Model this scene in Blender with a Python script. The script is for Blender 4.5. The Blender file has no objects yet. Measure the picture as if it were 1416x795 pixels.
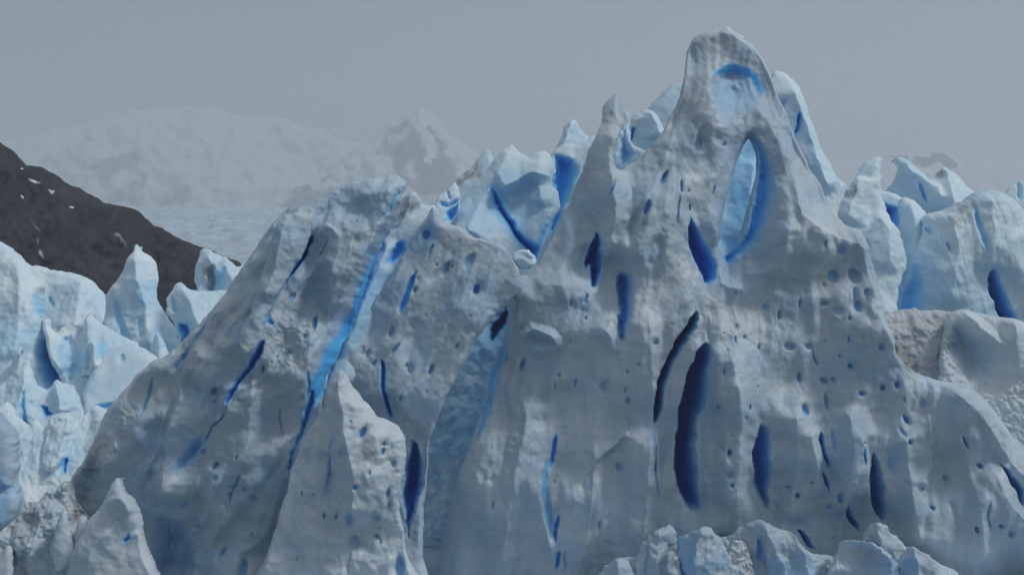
import bpy, math
import numpy as np

# ------------------------------------------------------------------ camera, sky, sun, exposure
sc = bpy.context.scene
F, CU, CV, CZ = 2840.0, 708.0, 397.5, 45.0        # focal length in photo pixels, principal point, eye height

cam_d = bpy.data.cameras.new('camera')
cam = bpy.data.objects.new('camera', cam_d)
sc.collection.objects.link(cam)
cam.location = (0, 0, CZ)
cam.rotation_euler = (math.radians(90), 0, 0)
cam_d.sensor_fit = 'HORIZONTAL'
cam_d.sensor_width = 36.0
cam_d.lens = F / 1416.0 * 36.0
cam_d.clip_start = 1.0
cam_d.clip_end = 60000
sc.camera = cam

SUN_EL, SUN_AZ = math.radians(54), math.radians(98)   # azimuth measured from +Y (view direction) towards +X
to_sun = (math.sin(SUN_AZ) * math.cos(SUN_EL), math.cos(SUN_AZ) * math.cos(SUN_EL), math.sin(SUN_EL))

w = bpy.data.worlds.new('World')
sc.world = w
w.use_nodes = True
nt = w.node_tree
nt.nodes.clear()
out = nt.nodes.new('ShaderNodeOutputWorld')
sky = nt.nodes.new('ShaderNodeTexSky')
sky.sky_type = 'NISHITA'
sky.sun_disc = False
sky.sun_elevation = SUN_EL
sky.sun_rotation = SUN_AZ
sky.dust_density = 4.0
bg1 = nt.nodes.new('ShaderNodeBackground')
bg1.inputs[1].default_value = 0.012
nt.links.new(sky.outputs[0], bg1.inputs[0])
# grey cloud deck, a little brighter around the hidden sun, faintly mottled
geo = nt.nodes.new('ShaderNodeTexCoord')
dot = nt.nodes.new('ShaderNodeVectorMath'); dot.operation = 'DOT_PRODUCT'
dot.inputs[1].default_value = to_sun
nt.links.new(geo.outputs['Generated'], dot.inputs[0])
mr = nt.nodes.new('ShaderNodeMapRange')
mr.inputs[1].default_value = -0.9
mr.inputs[2].default_value = 0.9
mr.interpolation_type = 'SMOOTHSTEP'
nt.links.new(dot.outputs['Value'], mr.inputs[0])
cn = nt.nodes.new('ShaderNodeTexNoise')
cn.inputs['Scale'].default_value = 3.0
cn.inputs['Detail'].default_value = 4.0
nt.links.new(geo.outputs['Generated'], cn.inputs['Vector'])
ad = nt.nodes.new('ShaderNodeMath'); ad.operation = 'MULTIPLY_ADD'
nt.links.new(cn.outputs[0], ad.inputs[0])
ad.inputs[1].default_value = 0.22
nt.links.new(mr.outputs[0], ad.inputs[2])
cr = nt.nodes.new('ShaderNodeValToRGB')
cr.color_ramp.elements[0].position = 0.1
cr.color_ramp.elements[0].color = (0.048, 0.063, 0.080, 1)
cr.color_ramp.elements[1].position = 1.0
cr.color_ramp.elements[1].color = (0.285, 0.306, 0.325, 1)
nt.links.new(ad.outputs[0], cr.inputs[0])
bg2 = nt.nodes.new('ShaderNodeBackground')
bg2.inputs[1].default_value = 1.0
nt.links.new(cr.outputs[0], bg2.inputs[0])
adds = nt.nodes.new('ShaderNodeAddShader')
nt.links.new(bg1.outputs[0], adds.inputs[0])
nt.links.new(bg2.outputs[0], adds.inputs[1])
nt.links.new(adds.outputs[0], out.inputs[0])

sun_d = bpy.data.lights.new('sun', 'SUN')
sun_d.energy = 1.5
sun_d.angle = math.radians(10)
sun_d.color = (1.0, 0.98, 0.95)
sun = bpy.data.objects.new('sun', sun_d)
sc.collection.objects.link(sun)
from mathutils import Vector
sun.rotation_euler = Vector(to_sun).to_track_quat('Z', 'Y').to_euler()
sun.location = (80, 60, 160)

vs = sc.view_settings
vs.view_transform = 'Standard'
vs.look = 'None'
vs.exposure = 0.0
vs.gamma = 1.0
vs.use_curve_mapping = False
sc.cycles.use_denoising = True
sc.cycles.denoiser = 'OPENIMAGEDENOISE'
sc.cycles.max_bounces = 8
sc.cycles.diffuse_bounces = 6
sc.cycles.volume_bounces = 2
sc.cycles.caustics_reflective = False
sc.cycles.caustics_refractive = False

# ------------------------------------------------------------------ noise
_rng = np.random.RandomState(7)
_perm = np.concatenate([_rng.permutation(256)] * 3).astype(np.int32)
_ang = _rng.rand(256) * 2 * np.pi
_gx, _gy = np.cos(_ang).astype(np.float32), np.sin(_ang).astype(np.float32)


def perlin(x, y, seed=0):
    x = np.asarray(x, np.float32) + np.float32(seed * 17.37)
    y = np.asarray(y, np.float32) + np.float32(seed * 9.71)
    xf, yf = np.floor(x), np.floor(y)
    xi, yi = xf.astype(np.int32) & 255, yf.astype(np.int32) & 255
    fx, fy = x - xf, y - yf
    u = fx * fx * fx * (fx * (fx * 6 - 15) + 10)
    v = fy * fy * fy * (fy * (fy * 6 - 15) + 10)
    a, b = _perm[xi], _perm[xi + 1]
    h00, h10, h01, h11 = _perm[a + yi], _perm[b + yi], _perm[a + yi + 1], _perm[b + yi + 1]
    n00 = _gx[h00] * fx + _gy[h00] * fy
    n10 = _gx[h10] * (fx - 1) + _gy[h10] * fy
    n01 = _gx[h01] * fx + _gy[h01] * (fy - 1)
    n11 = _gx[h11] * (fx - 1) + _gy[h11] * (fy - 1)
    n0 = n00 + u * (n10 - n00)
    n1 = n01 + u * (n11 - n01)
    return (n0 + v * (n1 - n0)) * 1.4


def fbm(x, y, oct=4, seed=0, gain=0.5):
    s, a, f = 0, 1.0, 1.0
    for o in range(oct):
        s = s + a * perlin(x * f, y * f, seed + o * 3)
        a *= gain
        f *= 2.03
    return s


def worley(x, y, seed=0):
    xf, yf = np.floor(x), np.floor(y)
    xi, yi = xf.astype(np.int32), yf.astype(np.int32)
    best = np.full(np.shape(x), 9.0, np.float32)
    for dx in (-1, 0, 1):
        for dy in (-1, 0, 1):
            h = _perm[(_perm[(xi + dx + seed) & 255] + yi + dy) & 255]
            h2 = _perm[h + 91]
            px, py = xf + dx + h / 255.0, yf + dy + h2 / 255.0
            best = np.minimum(best, (px - x) ** 2 + (py - y) ** 2)
    return np.sqrt(best)


def sstep(a, b, x):
    t = np.clip((x - a) / (b - a), 0, 1)
    return t * t * (3 - 2 * t)


def spline(pts, closed=True, n=4):
    p = np.array(pts, float)
    if closed:
        q = np.vstack([p[-1:], p, p[:2]])
        m = len(p)
    else:
        q = np.vstack([2 * p[:1] - p[1:2], p, 2 * p[-1:] - p[-2:-1]])
        m = len(p) - 1
    o = []
    for i in range(m):
        a, b, c, d = q[i], q[i + 1], q[i + 2], q[i + 3]
        for k in range(n):
            t = k / n
            cr_ = 0.5 * (2 * b + (c - a) * t + (2 * a - 5 * b + 4 * c - d) * t * t + (3 * b - a - 3 * c + d) * t ** 3)
            li = b + (c - b) * t
            o.append(0.6 * cr_ + 0.4 * li)
    if not closed:
        o.append(p[-1])
    return np.array(o)


def sdist_poly(poly, X, Y):
    """signed distance to a closed polygon, positive inside"""
    best = np.full(X.shape, 1e12, np.float32)
    ins = np.zeros(X.shape, bool)
    n = len(poly)
    for i in range(n):
        ax, ay = poly[i]
        bx, by = poly[(i + 1) % n]
        ex, ey = bx - ax, by - ay
        L = ex * ex + ey * ey
        if L < 1e-9:
            continue
        wx_, wy_ = X - ax, Y - ay
        t = np.clip((wx_ * ex + wy_ * ey) / L, 0, 1)
        best = np.minimum(best, (wx_ - ex * t) ** 2 + (wy_ - ey * t) ** 2)
        if ay != by:
            c = ((ay > Y) != (by > Y)) & (X < ex * (Y - ay) / ey + ax)
            ins ^= c
    d = np.sqrt(best)
    return np.where(ins, d, -d)


def dist_line(pl, X, Y):
    """distance to an open polyline, signed: positive on its right-hand side (image axes), and arc parameter"""
    best = np.full(X.shape, 1e12, np.float32)
    sg = np.zeros(X.shape, np.float32)
    tt = np.zeros(X.shape, np.float32)
    n = len(pl) - 1
    for i in range(n):
        ax, ay = pl[i]
        ex, ey = pl[i + 1][0] - ax, pl[i + 1][1] - ay
        L = ex * ex + ey * ey + 1e-9
        wx_, wy_ = X - ax, Y - ay
        t = np.clip((wx_ * ex + wy_ * ey) / L, 0, 1)
        q = (wx_ - ex * t) ** 2 + (wy_ - ey * t) ** 2
        m = q < best
        best = np.where(m, q, best)
        sg = np.where(m, np.sign(wx_ * ey - wy_ * ex), sg)
        tt = np.where(m, (i + t) / n, tt)
    return np.sqrt(best), sg, tt


# ------------------------------------------------------------------ materials
def node(t, kind, **kw):
    n = t.nodes.new(kind)
    for k, v in kw.items():
        setattr(n, k, v)
    return n


def ice_material(name, light, grey, blue, scale=1.0, dirtcol=(0.12, 0.095, 0.075), rough=0.42, strata=0.2, grain=0.10):
    m = bpy.data.materials.new(name)
    m.use_nodes = True
    t = m.node_tree
    t.nodes.clear()
    L = t.links.new
    o = node(t, 'ShaderNodeOutputMaterial')
    b = node(t, 'ShaderNodeBsdfPrincipled')
    L(b.outputs[0], o.inputs[0])
    tc = node(t, 'ShaderNodeTexCoord')
    pos = tc.outputs['Object']
    # weathered crust: paler and greyer patches
    n1 = node(t, 'ShaderNodeTexNoise'); n1.inputs['Scale'].default_value = 0.11 * scale
    n1.inputs['Detail'].default_value = 4.0; n1.inputs['Roughness'].default_value = 0.5
    L(pos, n1.inputs['Vector'])
    r1 = node(t, 'ShaderNodeMapRange', interpolation_type='SMOOTHSTEP')
    r1.inputs[1].default_value = 0.36; r1.inputs[2].default_value = 0.66
    L(n1.outputs[0], r1.inputs[0])
    mix1 = node(t, 'ShaderNodeMix', data_type='RGBA')
    mix1.inputs[6].default_value = (*grey, 1); mix1.inputs[7].default_value = (*light, 1)
    L(r1.outputs[0], mix1.inputs[0])
    # faint annual layers, nearly level
    mp = node(t, 'ShaderNodeMapping'); mp.inputs['Scale'].default_value = (0.03 * scale, 0.03 * scale, 1.5 * scale)
    mp.inputs['Rotation'].default_value = (0.0, math.radians(4), 0.0)
    L(pos, mp.inputs[0])
    n2 = node(t, 'ShaderNodeTexNoise'); n2.inputs['Scale'].default_value = 1.0
    n2.inputs['Detail'].default_value = 5.0; n2.inputs['Roughness'].default_value = 0.6
    L(mp.outputs[0], n2.inputs['Vector'])
    r2 = node(t, 'ShaderNodeMapRange')
    r2.inputs[1].default_value = 0.3; r2.inputs[2].default_value = 0.7
    r2.inputs[3].default_value = 0.95; r2.inputs[4].default_value = 1.04
    L(n2.outputs[0], r2.inputs[0])
    mul = node(t, 'ShaderNodeMix', data_type='RGBA', blend_type='MULTIPLY'); mul.inputs[0].default_value = 1.0
    L(mix1.outputs[2], mul.inputs[6]); L(r2.outputs[0], mul.inputs[7])
    # bare dense blue ice, plus painted glow of light through thin ice
    ab = node(t, 'ShaderNodeAttribute', attribute_name='blue')
    mb = node(t, 'ShaderNodeMix', data_type='RGBA'); mb.inputs[7].default_value = (*blue, 1)
    L(ab.outputs['Fac'], mb.inputs[0]); L(mul.outputs[2], mb.inputs[6])
    # silt
    at = node(t, 'ShaderNodeAttribute', attribute_name='dirt')
    n3 = node(t, 'ShaderNodeTexNoise'); n3.inputs['Scale'].default_value = 0.9 * scale
    n3.inputs['Detail'].default_value = 8.0; n3.inputs['Roughness'].default_value = 0.7
    L(pos, n3.inputs['Vector'])
    r3 = node(t, 'ShaderNodeMapRange'); r3.inputs[1].default_value = 0.35; r3.inputs[2].default_value = 0.65
    r3.inputs[3].default_value = 0.15; r3.inputs[4].default_value = 1.0
    L(n3.outputs[0], r3.inputs[0])
    dm = node(t, 'ShaderNodeMath', operation='MULTIPLY', use_clamp=True)
    L(at.outputs['Fac'], dm.inputs[0]); L(r3.outputs[0], dm.inputs[1])
    md = node(t, 'ShaderNodeMix', data_type='RGBA'); md.inputs[7].default_value = (*dirtcol, 1)
    L(dm.outputs[0], md.inputs[0]); L(mb.outputs[2], md.inputs[6])
    L(md.outputs[2], b.inputs['Base Color'])
    b.inputs['Roughness'].default_value = rough
    b.inputs['IOR'].default_value = 1.31
    sw = node(t, 'ShaderNodeMapRange'); sw.inputs[3].default_value = 0.35; sw.inputs[4].default_value = 0.15
    L(ab.outputs['Fac'], sw.inputs[0]); L(sw.outputs[0], b.inputs['Subsurface Weight'])
    b.inputs['Subsurface Radius'].default_value = (0.25, 0.65, 1.3)
    b.inputs['Subsurface Scale'].default_value = 1.0
    # fine relief: melt grain and layer edges
    n4 = node(t, 'ShaderNodeTexNoise'); n4.inputs['Scale'].default_value = 2.6 * scale
    n4.inputs['Detail'].default_value = 6.0; n4.inputs['Roughness'].default_value = 0.65
    L(pos, n4.inputs['Vector'])
    sm = node(t, 'ShaderNodeMath', operation='MULTIPLY_ADD'); sm.inputs[1].default_value = strata
    L(n2.outputs[0], sm.inputs[0]); L(n4.outputs[0], sm.inputs[2])
    bp = node(t, 'ShaderNodeBump'); bp.inputs['Strength'].default_value = grain
    bp.inputs['Distance'].default_value = 0.35 / scale
    L(sm.outputs[0], bp.inputs['Height'])
    L(bp.outputs[0], b.inputs['Normal'])
    return m


def rock_material(name, rock, rock2, snow, scale, grain=0.6):
    """bare rock with snow where the 'blue' attribute (here: snow cover) says so"""
    m = bpy.data.materials.new(name)
    m.use_nodes = True
    t = m.node_tree
    t.nodes.clear()
    L = t.links.new
    o = node(t, 'ShaderNodeOutputMaterial')
    b = node(t, 'ShaderNodeBsdfPrincipled')
    L(b.outputs[0], o.inputs[0])
    pos = node(t, 'ShaderNodeTexCoord').outputs['Object']
    n1 = node(t, 'ShaderNodeTexNoise'); n1.inputs['Scale'].default_value = scale
    n1.inputs['Detail'].default_value = 9.0; n1.inputs['Roughness'].default_value = 0.65
    L(pos, n1.inputs['Vector'])
    r1 = node(t, 'ShaderNodeMapRange'); r1.inputs[1].default_value = 0.35; r1.inputs[2].default_value = 0.65
    L(n1.outputs[0], r1.inputs[0])
    mx = node(t, 'ShaderNodeMix', data_type='RGBA')
    mx.inputs[6].default_value = (*rock, 1); mx.inputs[7].default_value = (*rock2, 1)
    L(r1.outputs[0], mx.inputs[0])
    at = node(t, 'ShaderNodeAttribute', attribute_name='snow')
    ma = node(t, 'ShaderNodeMath', operation='MULTIPLY_ADD'); ma.inputs[1].default_value = 1.2
    L(n1.outputs[0], ma.inputs[0]); L(at.outputs['Fac'], ma.inputs[2])
    r2 = node(t, 'ShaderNodeMapRange', interpolation_type='SMOOTHSTEP')
    r2.inputs[1].default_value = 0.85; r2.inputs[2].default_value = 1.15
    L(ma.outputs[0], r2.inputs[0])
    ms = node(t, 'ShaderNodeMix', data_type='RGBA'); ms.inputs[7].default_value = (*snow, 1)
    L(r2.outputs[0], ms.inputs[0]); L(mx.outputs[2], ms.inputs[6])
    L(ms.outputs[2], b.inputs['Base Color'])
    b.inputs['Roughness'].default_value = 0.9
    b.inputs['Specular IOR Level'].default_value = 0.2
    bp = node(t, 'ShaderNodeBump'); bp.inputs['Strength'].default_value = grain
    bp.inputs['Distance'].default_value = 0.6 / scale * 0.1
    L(n1.outputs[0], bp.inputs['Height'])
    L(bp.outputs[0], b.inputs['Normal'])
    return m


BLUE = (0.025, 0.46, 1.0)
M_WALL = ice_material('weathered_shade_greyed_ice', (0.58, 0.675, 0.75), (0.40, 0.515, 0.61), BLUE)  # weathered crust, greyed more to stand in for cloud shade on foreground
M_FANG = ice_material('weathered_pale_ice', (0.66, 0.745, 0.80), (0.52, 0.62, 0.70), BLUE)
M_CLEAN = ice_material('clean_sun_paled_blue_ice', (0.78, 0.89, 0.95), (0.58, 0.77, 0.90), (0.05, 0.54, 1.0))  # clean ice, kept paler to stand in for sun on background seracs
M_MID = ice_material('half_clean_blue_ice', (0.68, 0.81, 0.89), (0.50, 0.68, 0.81), (0.035, 0.50, 1.0))
M_RUBBLE = ice_material('crumbled_dirty_ice', (0.68, 0.74, 0.78), (0.52, 0.58, 0.63), BLUE, strata=0.1, grain=0.6)
M_HILL = rock_material('dark_hill_rock', (0.011, 0.012, 0.019), (0.050, 0.047, 0.060), (0.75, 0.78, 0.8), 0.045)
M_MOUNT = rock_material('snow_mountain_rock', (0.03, 0.03, 0.036), (0.08, 0.077, 0.08), (0.48, 0.52, 0.56), 0.009)


# ------------------------------------------------------------------ mesh helpers
def make_mesh(name, verts, quads, attrs, mat):
    me = bpy.data.meshes.new(name)
    nv, nq = len(verts), len(quads)
    me.vertices.add(nv)
    me.vertices.foreach_set('co', np.ascontiguousarray(verts, np.float32).ravel())
    me.loops.add(nq * 4)
    me.loops.foreach_set('vertex_index', np.ascontiguousarray(quads, np.int32).ravel())
    me.polygons.add(nq)
    me.polygons.foreach_set('loop_start', np.arange(0, nq * 4, 4, dtype=np.int32))
    me.polygons.foreach_set('use_smooth', np.ones(nq, bool))
    for k, a in attrs.items():
        at = me.attributes.new(k, 'FLOAT', 'POINT')
        at.data.foreach_set('value', np.ascontiguousarray(a, np.float32))
    me.update(calc_edges=True)
    me.materials.append(mat)
    return me


def bilin(G, gu0, gv0, gs, U, V):
    x = np.clip((U - gu0) / gs, 0, G.shape[1] - 1.001)
    y = np.clip((V - gv0) / gs, 0, G.shape[0] - 1.001)
    xi, yi = x.astype(int), y.astype(int)
    fx, fy = x - xi, y - yi
    return (G[yi, xi] * (1 - fx) + G[yi, xi + 1] * fx) * (1 - fy) + (G[yi + 1, xi] * (1 - fx) + G[yi + 1, xi + 1] * fx) * fy


_seed = [11]


def body(name, D, outline, mat, step=1.5, R=14, slope=0.25, vref=None, dome=(10, 40), thick=60, feats=(), holes=(),
         warp=(2.5, 1.0), amp=(8, 3.5, 1.2, 0.5), wl=(110, 42, 15, 6), scallop=0.0, flute=None, blue0=0.0, bluen=0.0,
         lean=0.0, knee=None, band=0.0, cg=1.7, soft=0.75, deep=1.7, flare=0.2, attr='ice', smooth_outline=True, chop=0.0, label=None, cat=None, group=None, kind=None):
    """a block of ice (or a hillside): outline and relief in photo pixels at distance D, built in metres as a solid"""
    _seed[0] += 5
    sd = _seed[0]
    s = D / F
    P = np.array(outline, float)
    if vref is None:
        vref = P[:, 1].min()
    uref = P[:, 0].mean()

    def fall(v):
        if knee is None:
            return slope * (v - vref)
        return slope * (v - vref) - (slope - knee[1]) * 30.0 * np.logaddexp(0, (v - knee[0]) / 30.0)

    def fix(p, rim=0.0):                       # where the traced point lies once its own depth is accounted for
        p = np.array(p, float)
        hb = fall(p[:, 1]) + lean * (p[:, 0] - uref) - rim
        k = 1 - hb / F
        return np.stack([CU + (p[:, 0] - CU) * k, CV + (p[:, 1] - CV) * k], 1)

    poly = spline(fix(P, R + dome[0])) if smooth_outline else fix(P, R + dome[0])
    u0, v0 = poly.min(0) - 3 * step
    u1, v1 = poly.max(0) + 3 * step
    gs = 4.0 if step < 3 else step * 2
    gu, gv = np.arange(u0 - 12, u1 + 14 + gs, gs), np.arange(v0 - 12, v1 + 14 + gs, gs)
    GU, GV = np.meshgrid(gu, gv)
    G = sdist_poly(poly, GU.astype(np.float32), GV.astype(np.float32))
    us, vs_ = np.arange(u0, u1, step), np.arange(v0, v1, step)
    U, V = np.meshgrid(us, vs_)
    U, V = U.astype(np.float32), V.astype(np.float32)
    wu = warp[0] * fbm(U / 26, V / 26, 2, sd) + warp[1] * perlin(U / 7, V / 7, sd + 1)
    wv = warp[0] * fbm(U / 26, V / 26, 2, sd + 2) + warp[1] * perlin(U / 7, V / 7, sd + 3)
    d = bilin(G, gu[0], gv[0], gs, U + wu, V + wv)
    for hp in holes:
        hpoly = spline(fix(hp))
        d = np.minimum(d, -sdist_poly(hpoly, U + 0.3 * wu, V + 0.3 * wv))
    din = np.maximum(d, 0)
    q = np.clip(din / R, 0, 1)
    h = R * (np.sqrt(np.clip(1 - (1 - q) ** 2, 0, 1)) - 1)
    h = h + dome[0] * (1 - np.exp(-din / dome[1])) - dome[0]
    h = h + fall(V) + lean * (U - uref)
    if band:
        h = h + band * fbm(U / 150, V / 46 + U / 500, 2, sd + 80, 0.4)
    blue = np.full(U.shape, blue0, np.float32)
    if bluen:
        blue = blue + bluen * sstep(0.0, 0.7, fbm(U / 60, V / 60, 3, sd + 40))
    dirt = np.zeros(U.shape, np.float32)
    rough = np.ones(U.shape, np.float32)
    # relief of the weathered surface
    edge = sstep(0, R * 0.7, din)
    nz = 0
    for a_, l_, k_ in zip(amp, wl, range(9)):
        nz = nz + a_ * perlin(U / l_, V / l_, sd + 10 + k_)
    if chop:
        nz = nz + chop * (np.abs(perlin(U / 24, V / 24, sd + 30)) * 2 - 0.6 + np.abs(perlin(U / 9, V / 9, sd + 31)))
    if scallop:
        nz = nz - scallop * np.clip(0.62 - worley(U / 22 + 0.2 * wu, V / 26, sd), 0, 1) ** 1.3 * sstep(-0.2, 0.5, perlin(U / 90, V / 90, sd + 21)) * 2
        nz = nz - 0.35 * scallop * np.clip(0.6 - worley(U / 9, V / 11, sd + 3), 0, 1)
    if flute:
        ang, fa, fl = flute
        ca, sa = math.cos(ang), math.sin(ang)
        a1, a2 = U * ca + V * sa + 0.5 * fl * fbm(U / 90, V / 90, 2, sd + 24), -U * sa + V * ca
        nz = nz + fa * perlin(a1 / fl, a2 / (fl * 5), sd + 22) + fa * 0.4 * perlin(a1 / fl * 2.7, a2 / (fl * 9), sd + 23)
    h = h + nz * (0.25 + 0.75 * edge)
    for f in feats:
        k = f[0]
        if k == 'pits':                        # (pits, [(u,v,ru,rv,angle_deg,depth,blue)...])
            for (pu, pv, ru, rv, an, dp, bl) in f[1]:
                (pu, pv), = fix([(pu, pv)])
                rr = max(ru, rv) * 2.4 + 3
                i0, i1 = max(0, int((pu - rr - u0) / step)), int((pu + rr - u0) / step) + 2
                j0, j1 = max(0, int((pv - rr - v0) / step)), int((pv + rr - v0) / step) + 2
                S = (slice(j0, j1), slice(i0, i1))
                if U[S].size == 0:
                    continue
                c_, s_ = math.cos(math.radians(an)), math.sin(math.radians(an))
                du, dv = U[S] - pu + 0.5 * wu[S], V[S] - pv + 0.5 * wv[S]
                a, b = (du * c_ + dv * s_) / ru, (-du * s_ + dv * c_) / rv
                r = np.sqrt(a * a + b * b)
                mm = 1 - sstep(0.45, 1.15, r)
                h[S] -= 1.5 * dp * mm + 0.35 * dp * (1 - sstep(0.6, 2.2, r))
                blue[S] = np.maximum(blue[S], bl * (1 - sstep(0.3, 1.0, r)))
            continue
        pts = np.array(f[1], float)
        if k in ('slot', 'facet', 'dirt', 'tint', 'rough', 'snow'):
            pg = spline(fix(pts), True, 3)
            mar = 60 if k != 'slot' else 46
        else:
            pg = spline(fix(pts), False, 3)
            mar = max(f[2], f[3] if k == 'crease' else 0) + 12
        lo, hi = pg.min(0) - mar, pg.max(0) + mar
        i0, i1 = max(0, int((lo[0] - u0) / step)), int((hi[0] - u0) / step) + 1
        j0, j1 = max(0, int((lo[1] - v0) / step)), int((hi[1] - v0) / step) + 1
        S = (slice(j0, j1), slice(i0, i1))
        if i1 <= 0 or j1 <= 0 or U[S].size == 0:
            continue
        if k == 'slot':                        # (slot, poly, depth, edge, blue, halo[, ramp_u, ramp_v])
            _, _, dp, ed, bl, halo = f[:6]
            jg = 0.5 + 1.6 * np.abs(perlin(U[S] / 11, V[S] / 17, sd + 91))
            jt = 0.8 if ed < 6 else 2.0
            dd = sdist_poly(pg, U[S] + jg * wu[S] + jt * fbm(U[S] / 19, V[S] / 27, 3, sd + 93), V[S] + jg * wv[S] + jt * fbm(U[S] / 23, V[S] / 19, 3, sd + 94))
            m = sstep(-0.15 * ed, ed, dd)
            dep = dp
            if len(f) > 6:
                cu, cv = pg.mean(0)
                dep = dp * np.clip(1 + f[6] * (U[S] - cu) / 30 + f[7] * (V[S] - cv) / 30, 0.12, 2.2)
            ins = dd > 0
            ur = np.where(ins, U[S], -1e9).max(1, keepdims=True)
            ul = np.where(ins, U[S], 1e9).min(1, keepdims=True)
            ww = np.maximum(ur - ul, 4.0)
            x = np.clip((ur - U[S]) / ww, 0, 1)
            asy = np.where(ur > ul, (1 - soft) + soft * sstep(0.05, 0.75, x), 1.0)
            vee = 0.62 + 0.38 * np.clip(dd / max(float(dd.max()), 1.0), 0, 1)
            h[S] -= deep * dep * m * asy * vee
            fl_ = min(38.0, 12 + 0.35 * dp)
            h[S] -= flare * min(dp, 70) * (1 - sstep(0, fl_, -dd * (1 + 0.3 * perlin(U[S] / 30, V[S] / 30, sd + 92))))
            blue[S] = np.maximum(blue[S], bl * sstep(-halo, ed * 0.9, dd) * (0.75 + 0.25 * asy))
        elif k == 'facet':                     # (facet, poly, amp, edge, gu, gv)
            _, _, am, ed, g1, g2 = f[:6]
            cu, cv = pg.mean(0)
            dd = sdist_poly(pg, U[S] + wu[S], V[S] + wv[S])
            h[S] += cg * sstep(-ed / 2, ed / 2, dd) * (am + g1 * (U[S] - cu) + g2 * (V[S] - cv))
        elif k == 'tint':                      # (tint, poly, edge, blue)
            dd = sdist_poly(pg, U[S] + 2 * wu[S], V[S] + 2 * wv[S])
            blue[S] = np.maximum(blue[S], f[3] * sstep(-f[2] / 2, f[2] / 2, dd))
        elif k == 'dirt':                      # (dirt, poly, edge, amount)
            dd = sdist_poly(pg, U[S] + 3 * wu[S], V[S] + 3 * wv[S])
            dirt[S] = np.maximum(dirt[S], f[3] * sstep(-f[2] / 2, f[2] / 2, dd + 0.35 * f[2] * fbm(U[S] / 14, V[S] / 14, 3, sd + 50)))
        elif k == 'snow':                      # (snow, poly, edge, value)
            dd = sdist_poly(pg, U[S] + 2 * wu[S], V[S] + 2 * wv[S])
            m = sstep(-f[2] / 2, f[2] / 2, dd)
            blue[S] = blue[S] * (1 - m) + f[3] * m
        elif k == 'rough':                     # (rough, poly, edge, amp)
            dd = sdist_poly(pg, U[S] + wu[S], V[S] + wv[S])
            m = sstep(-f[2] / 2, f[2] / 2, dd)
            h[S] += m * f[3] * (np.abs(fbm(U[S] / 13, V[S] / 13, 3, sd + 60)) * 2.2 - 0.8 + 0.6 * perlin(U[S] / 4.5, V[S] / 4.5, sd + 61))
        elif k == 'crease':                    # (crease, line, width_left, width_right, amp): planes meeting in an edge
            dd, sg, tt = dist_line(pg, U[S] + wu[S], V[S] + wv[S])
            ww = np.where(sg > 0, f[3], f[2])
            fade = sstep(0, 0.12, tt) * (1 - sstep(0.85, 1.0, tt)) * 0.85 + 0.15
            x = np.clip(1 - dd / ww, 0, 1)
            h[S] += cg * f[4] * fade * (0.75 * x + 0.25 * x * x)
        elif k == 'groove':                    # (groove, line, width, depth, blue)
            dd, sg, tt = dist_line(pg, U[S] + 0.5 * wu[S], V[S] + 0.5 * wv[S])
            fade = (sstep(0, 0.2, tt) * (1 - sstep(0.8, 1.0, tt))) * 0.8 + 0.2
            ww = f[2] * (0.55 + 0.45 * fade) * (1 + 0.35 * perlin(U[S] / 16, V[S] / 16, sd + 70))
            m = 1 - sstep(0.25, 1.0, dd / np.maximum(ww, 0.6))
            h[S] -= f[3] * fade * m
            blue[S] = np.maximum(blue[S], f[4] * m)

    keep = d > -0.75 * step
    # pull the outermost vertices onto the outline
    gy, gx = np.gradient(d, step)
    gl = np.sqrt(gx * gx + gy * gy) + 1e-4
    near = keep & (d < 0.55 * step)
    U2 = np.where(near, U - gx / gl * d, U)
    V2 = np.where(near, V - gy / gl * d, V)
    cell = keep[:-1, :-1] & keep[1:, :-1] & keep[:-1, 1:] & keep[1:, 1:]
    used = np.zeros(keep.shape, bool)
    for a, b in ((0, 0), (1, 0), (0, 1), (1, 1)):
        used[a:a + cell.shape[0], b:b + cell.shape[1]] |= cell
    idx = np.full(keep.shape, -1, np.int64)
    idx[used] = np.arange(used.sum())
    jj, ii = np.nonzero(cell)
    quads = np.stack([idx[jj, ii], idx[jj + 1, ii], idx[jj + 1, ii + 1], idx[jj, ii + 1]], 1)
    fu, fv, fh = U2[used], V2[used], h[used]
    fgx, fgy = (gx / gl)[used], (gy / gl)[used]
    pu_, pv_, ph_ = [fu], [fv], [fh]
    A_b, A_d = [blue[used]], [dirt[used]]
    # boundary edges -> side walls
    e = np.concatenate([quads[:, [0, 1]], quads[:, [1, 2]], quads[:, [2, 3]], quads[:, [3, 0]]])
    key = np.minimum(e[:, 0], e[:, 1]) * (len(fu) + 1) + np.maximum(e[:, 0], e[:, 1])
    uq, inv, cnt = np.unique(key, return_inverse=True, return_counts=True)
    be = e[cnt[inv] == 1]
    bv = np.unique(be)
    loc = np.full(len(fu), -1)
    loc[bv] = np.arange(len(bv))
    prev_base, base = None, len(fu)
    rings = [(tk, tk * min(0.3 * thick, 5.0)) for tk in (0.10, 0.35, 0.7, 1.0)]
    allq = [quads]
    n_b = len(bv)
    prev = bv.copy()
    pidx = lambda a: prev[loc[a]]
    for (tk, ins_) in rings:
        pu_.append(fu[bv] + fgx[bv] * ins_); pv_.append(fv[bv] + fgy[bv] * ins_)
        ph_.append(fh[bv] - tk * thick)
        A_b.append(blue[used][bv]); A_d.append(dirt[used][bv])
        cur = base + np.arange(n_b)
        allq.append(np.stack([pidx(be[:, 1]), pidx(be[:, 0]), cur[loc[be[:, 0]]], cur[loc[be[:, 1]]]], 1))
        prev = cur
        base += n_b
    # back face, coarse
    cs = 8
    dC = d[::cs, ::cs]
    UC, VC = U[::cs, ::cs], V[::cs, ::cs]
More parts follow.
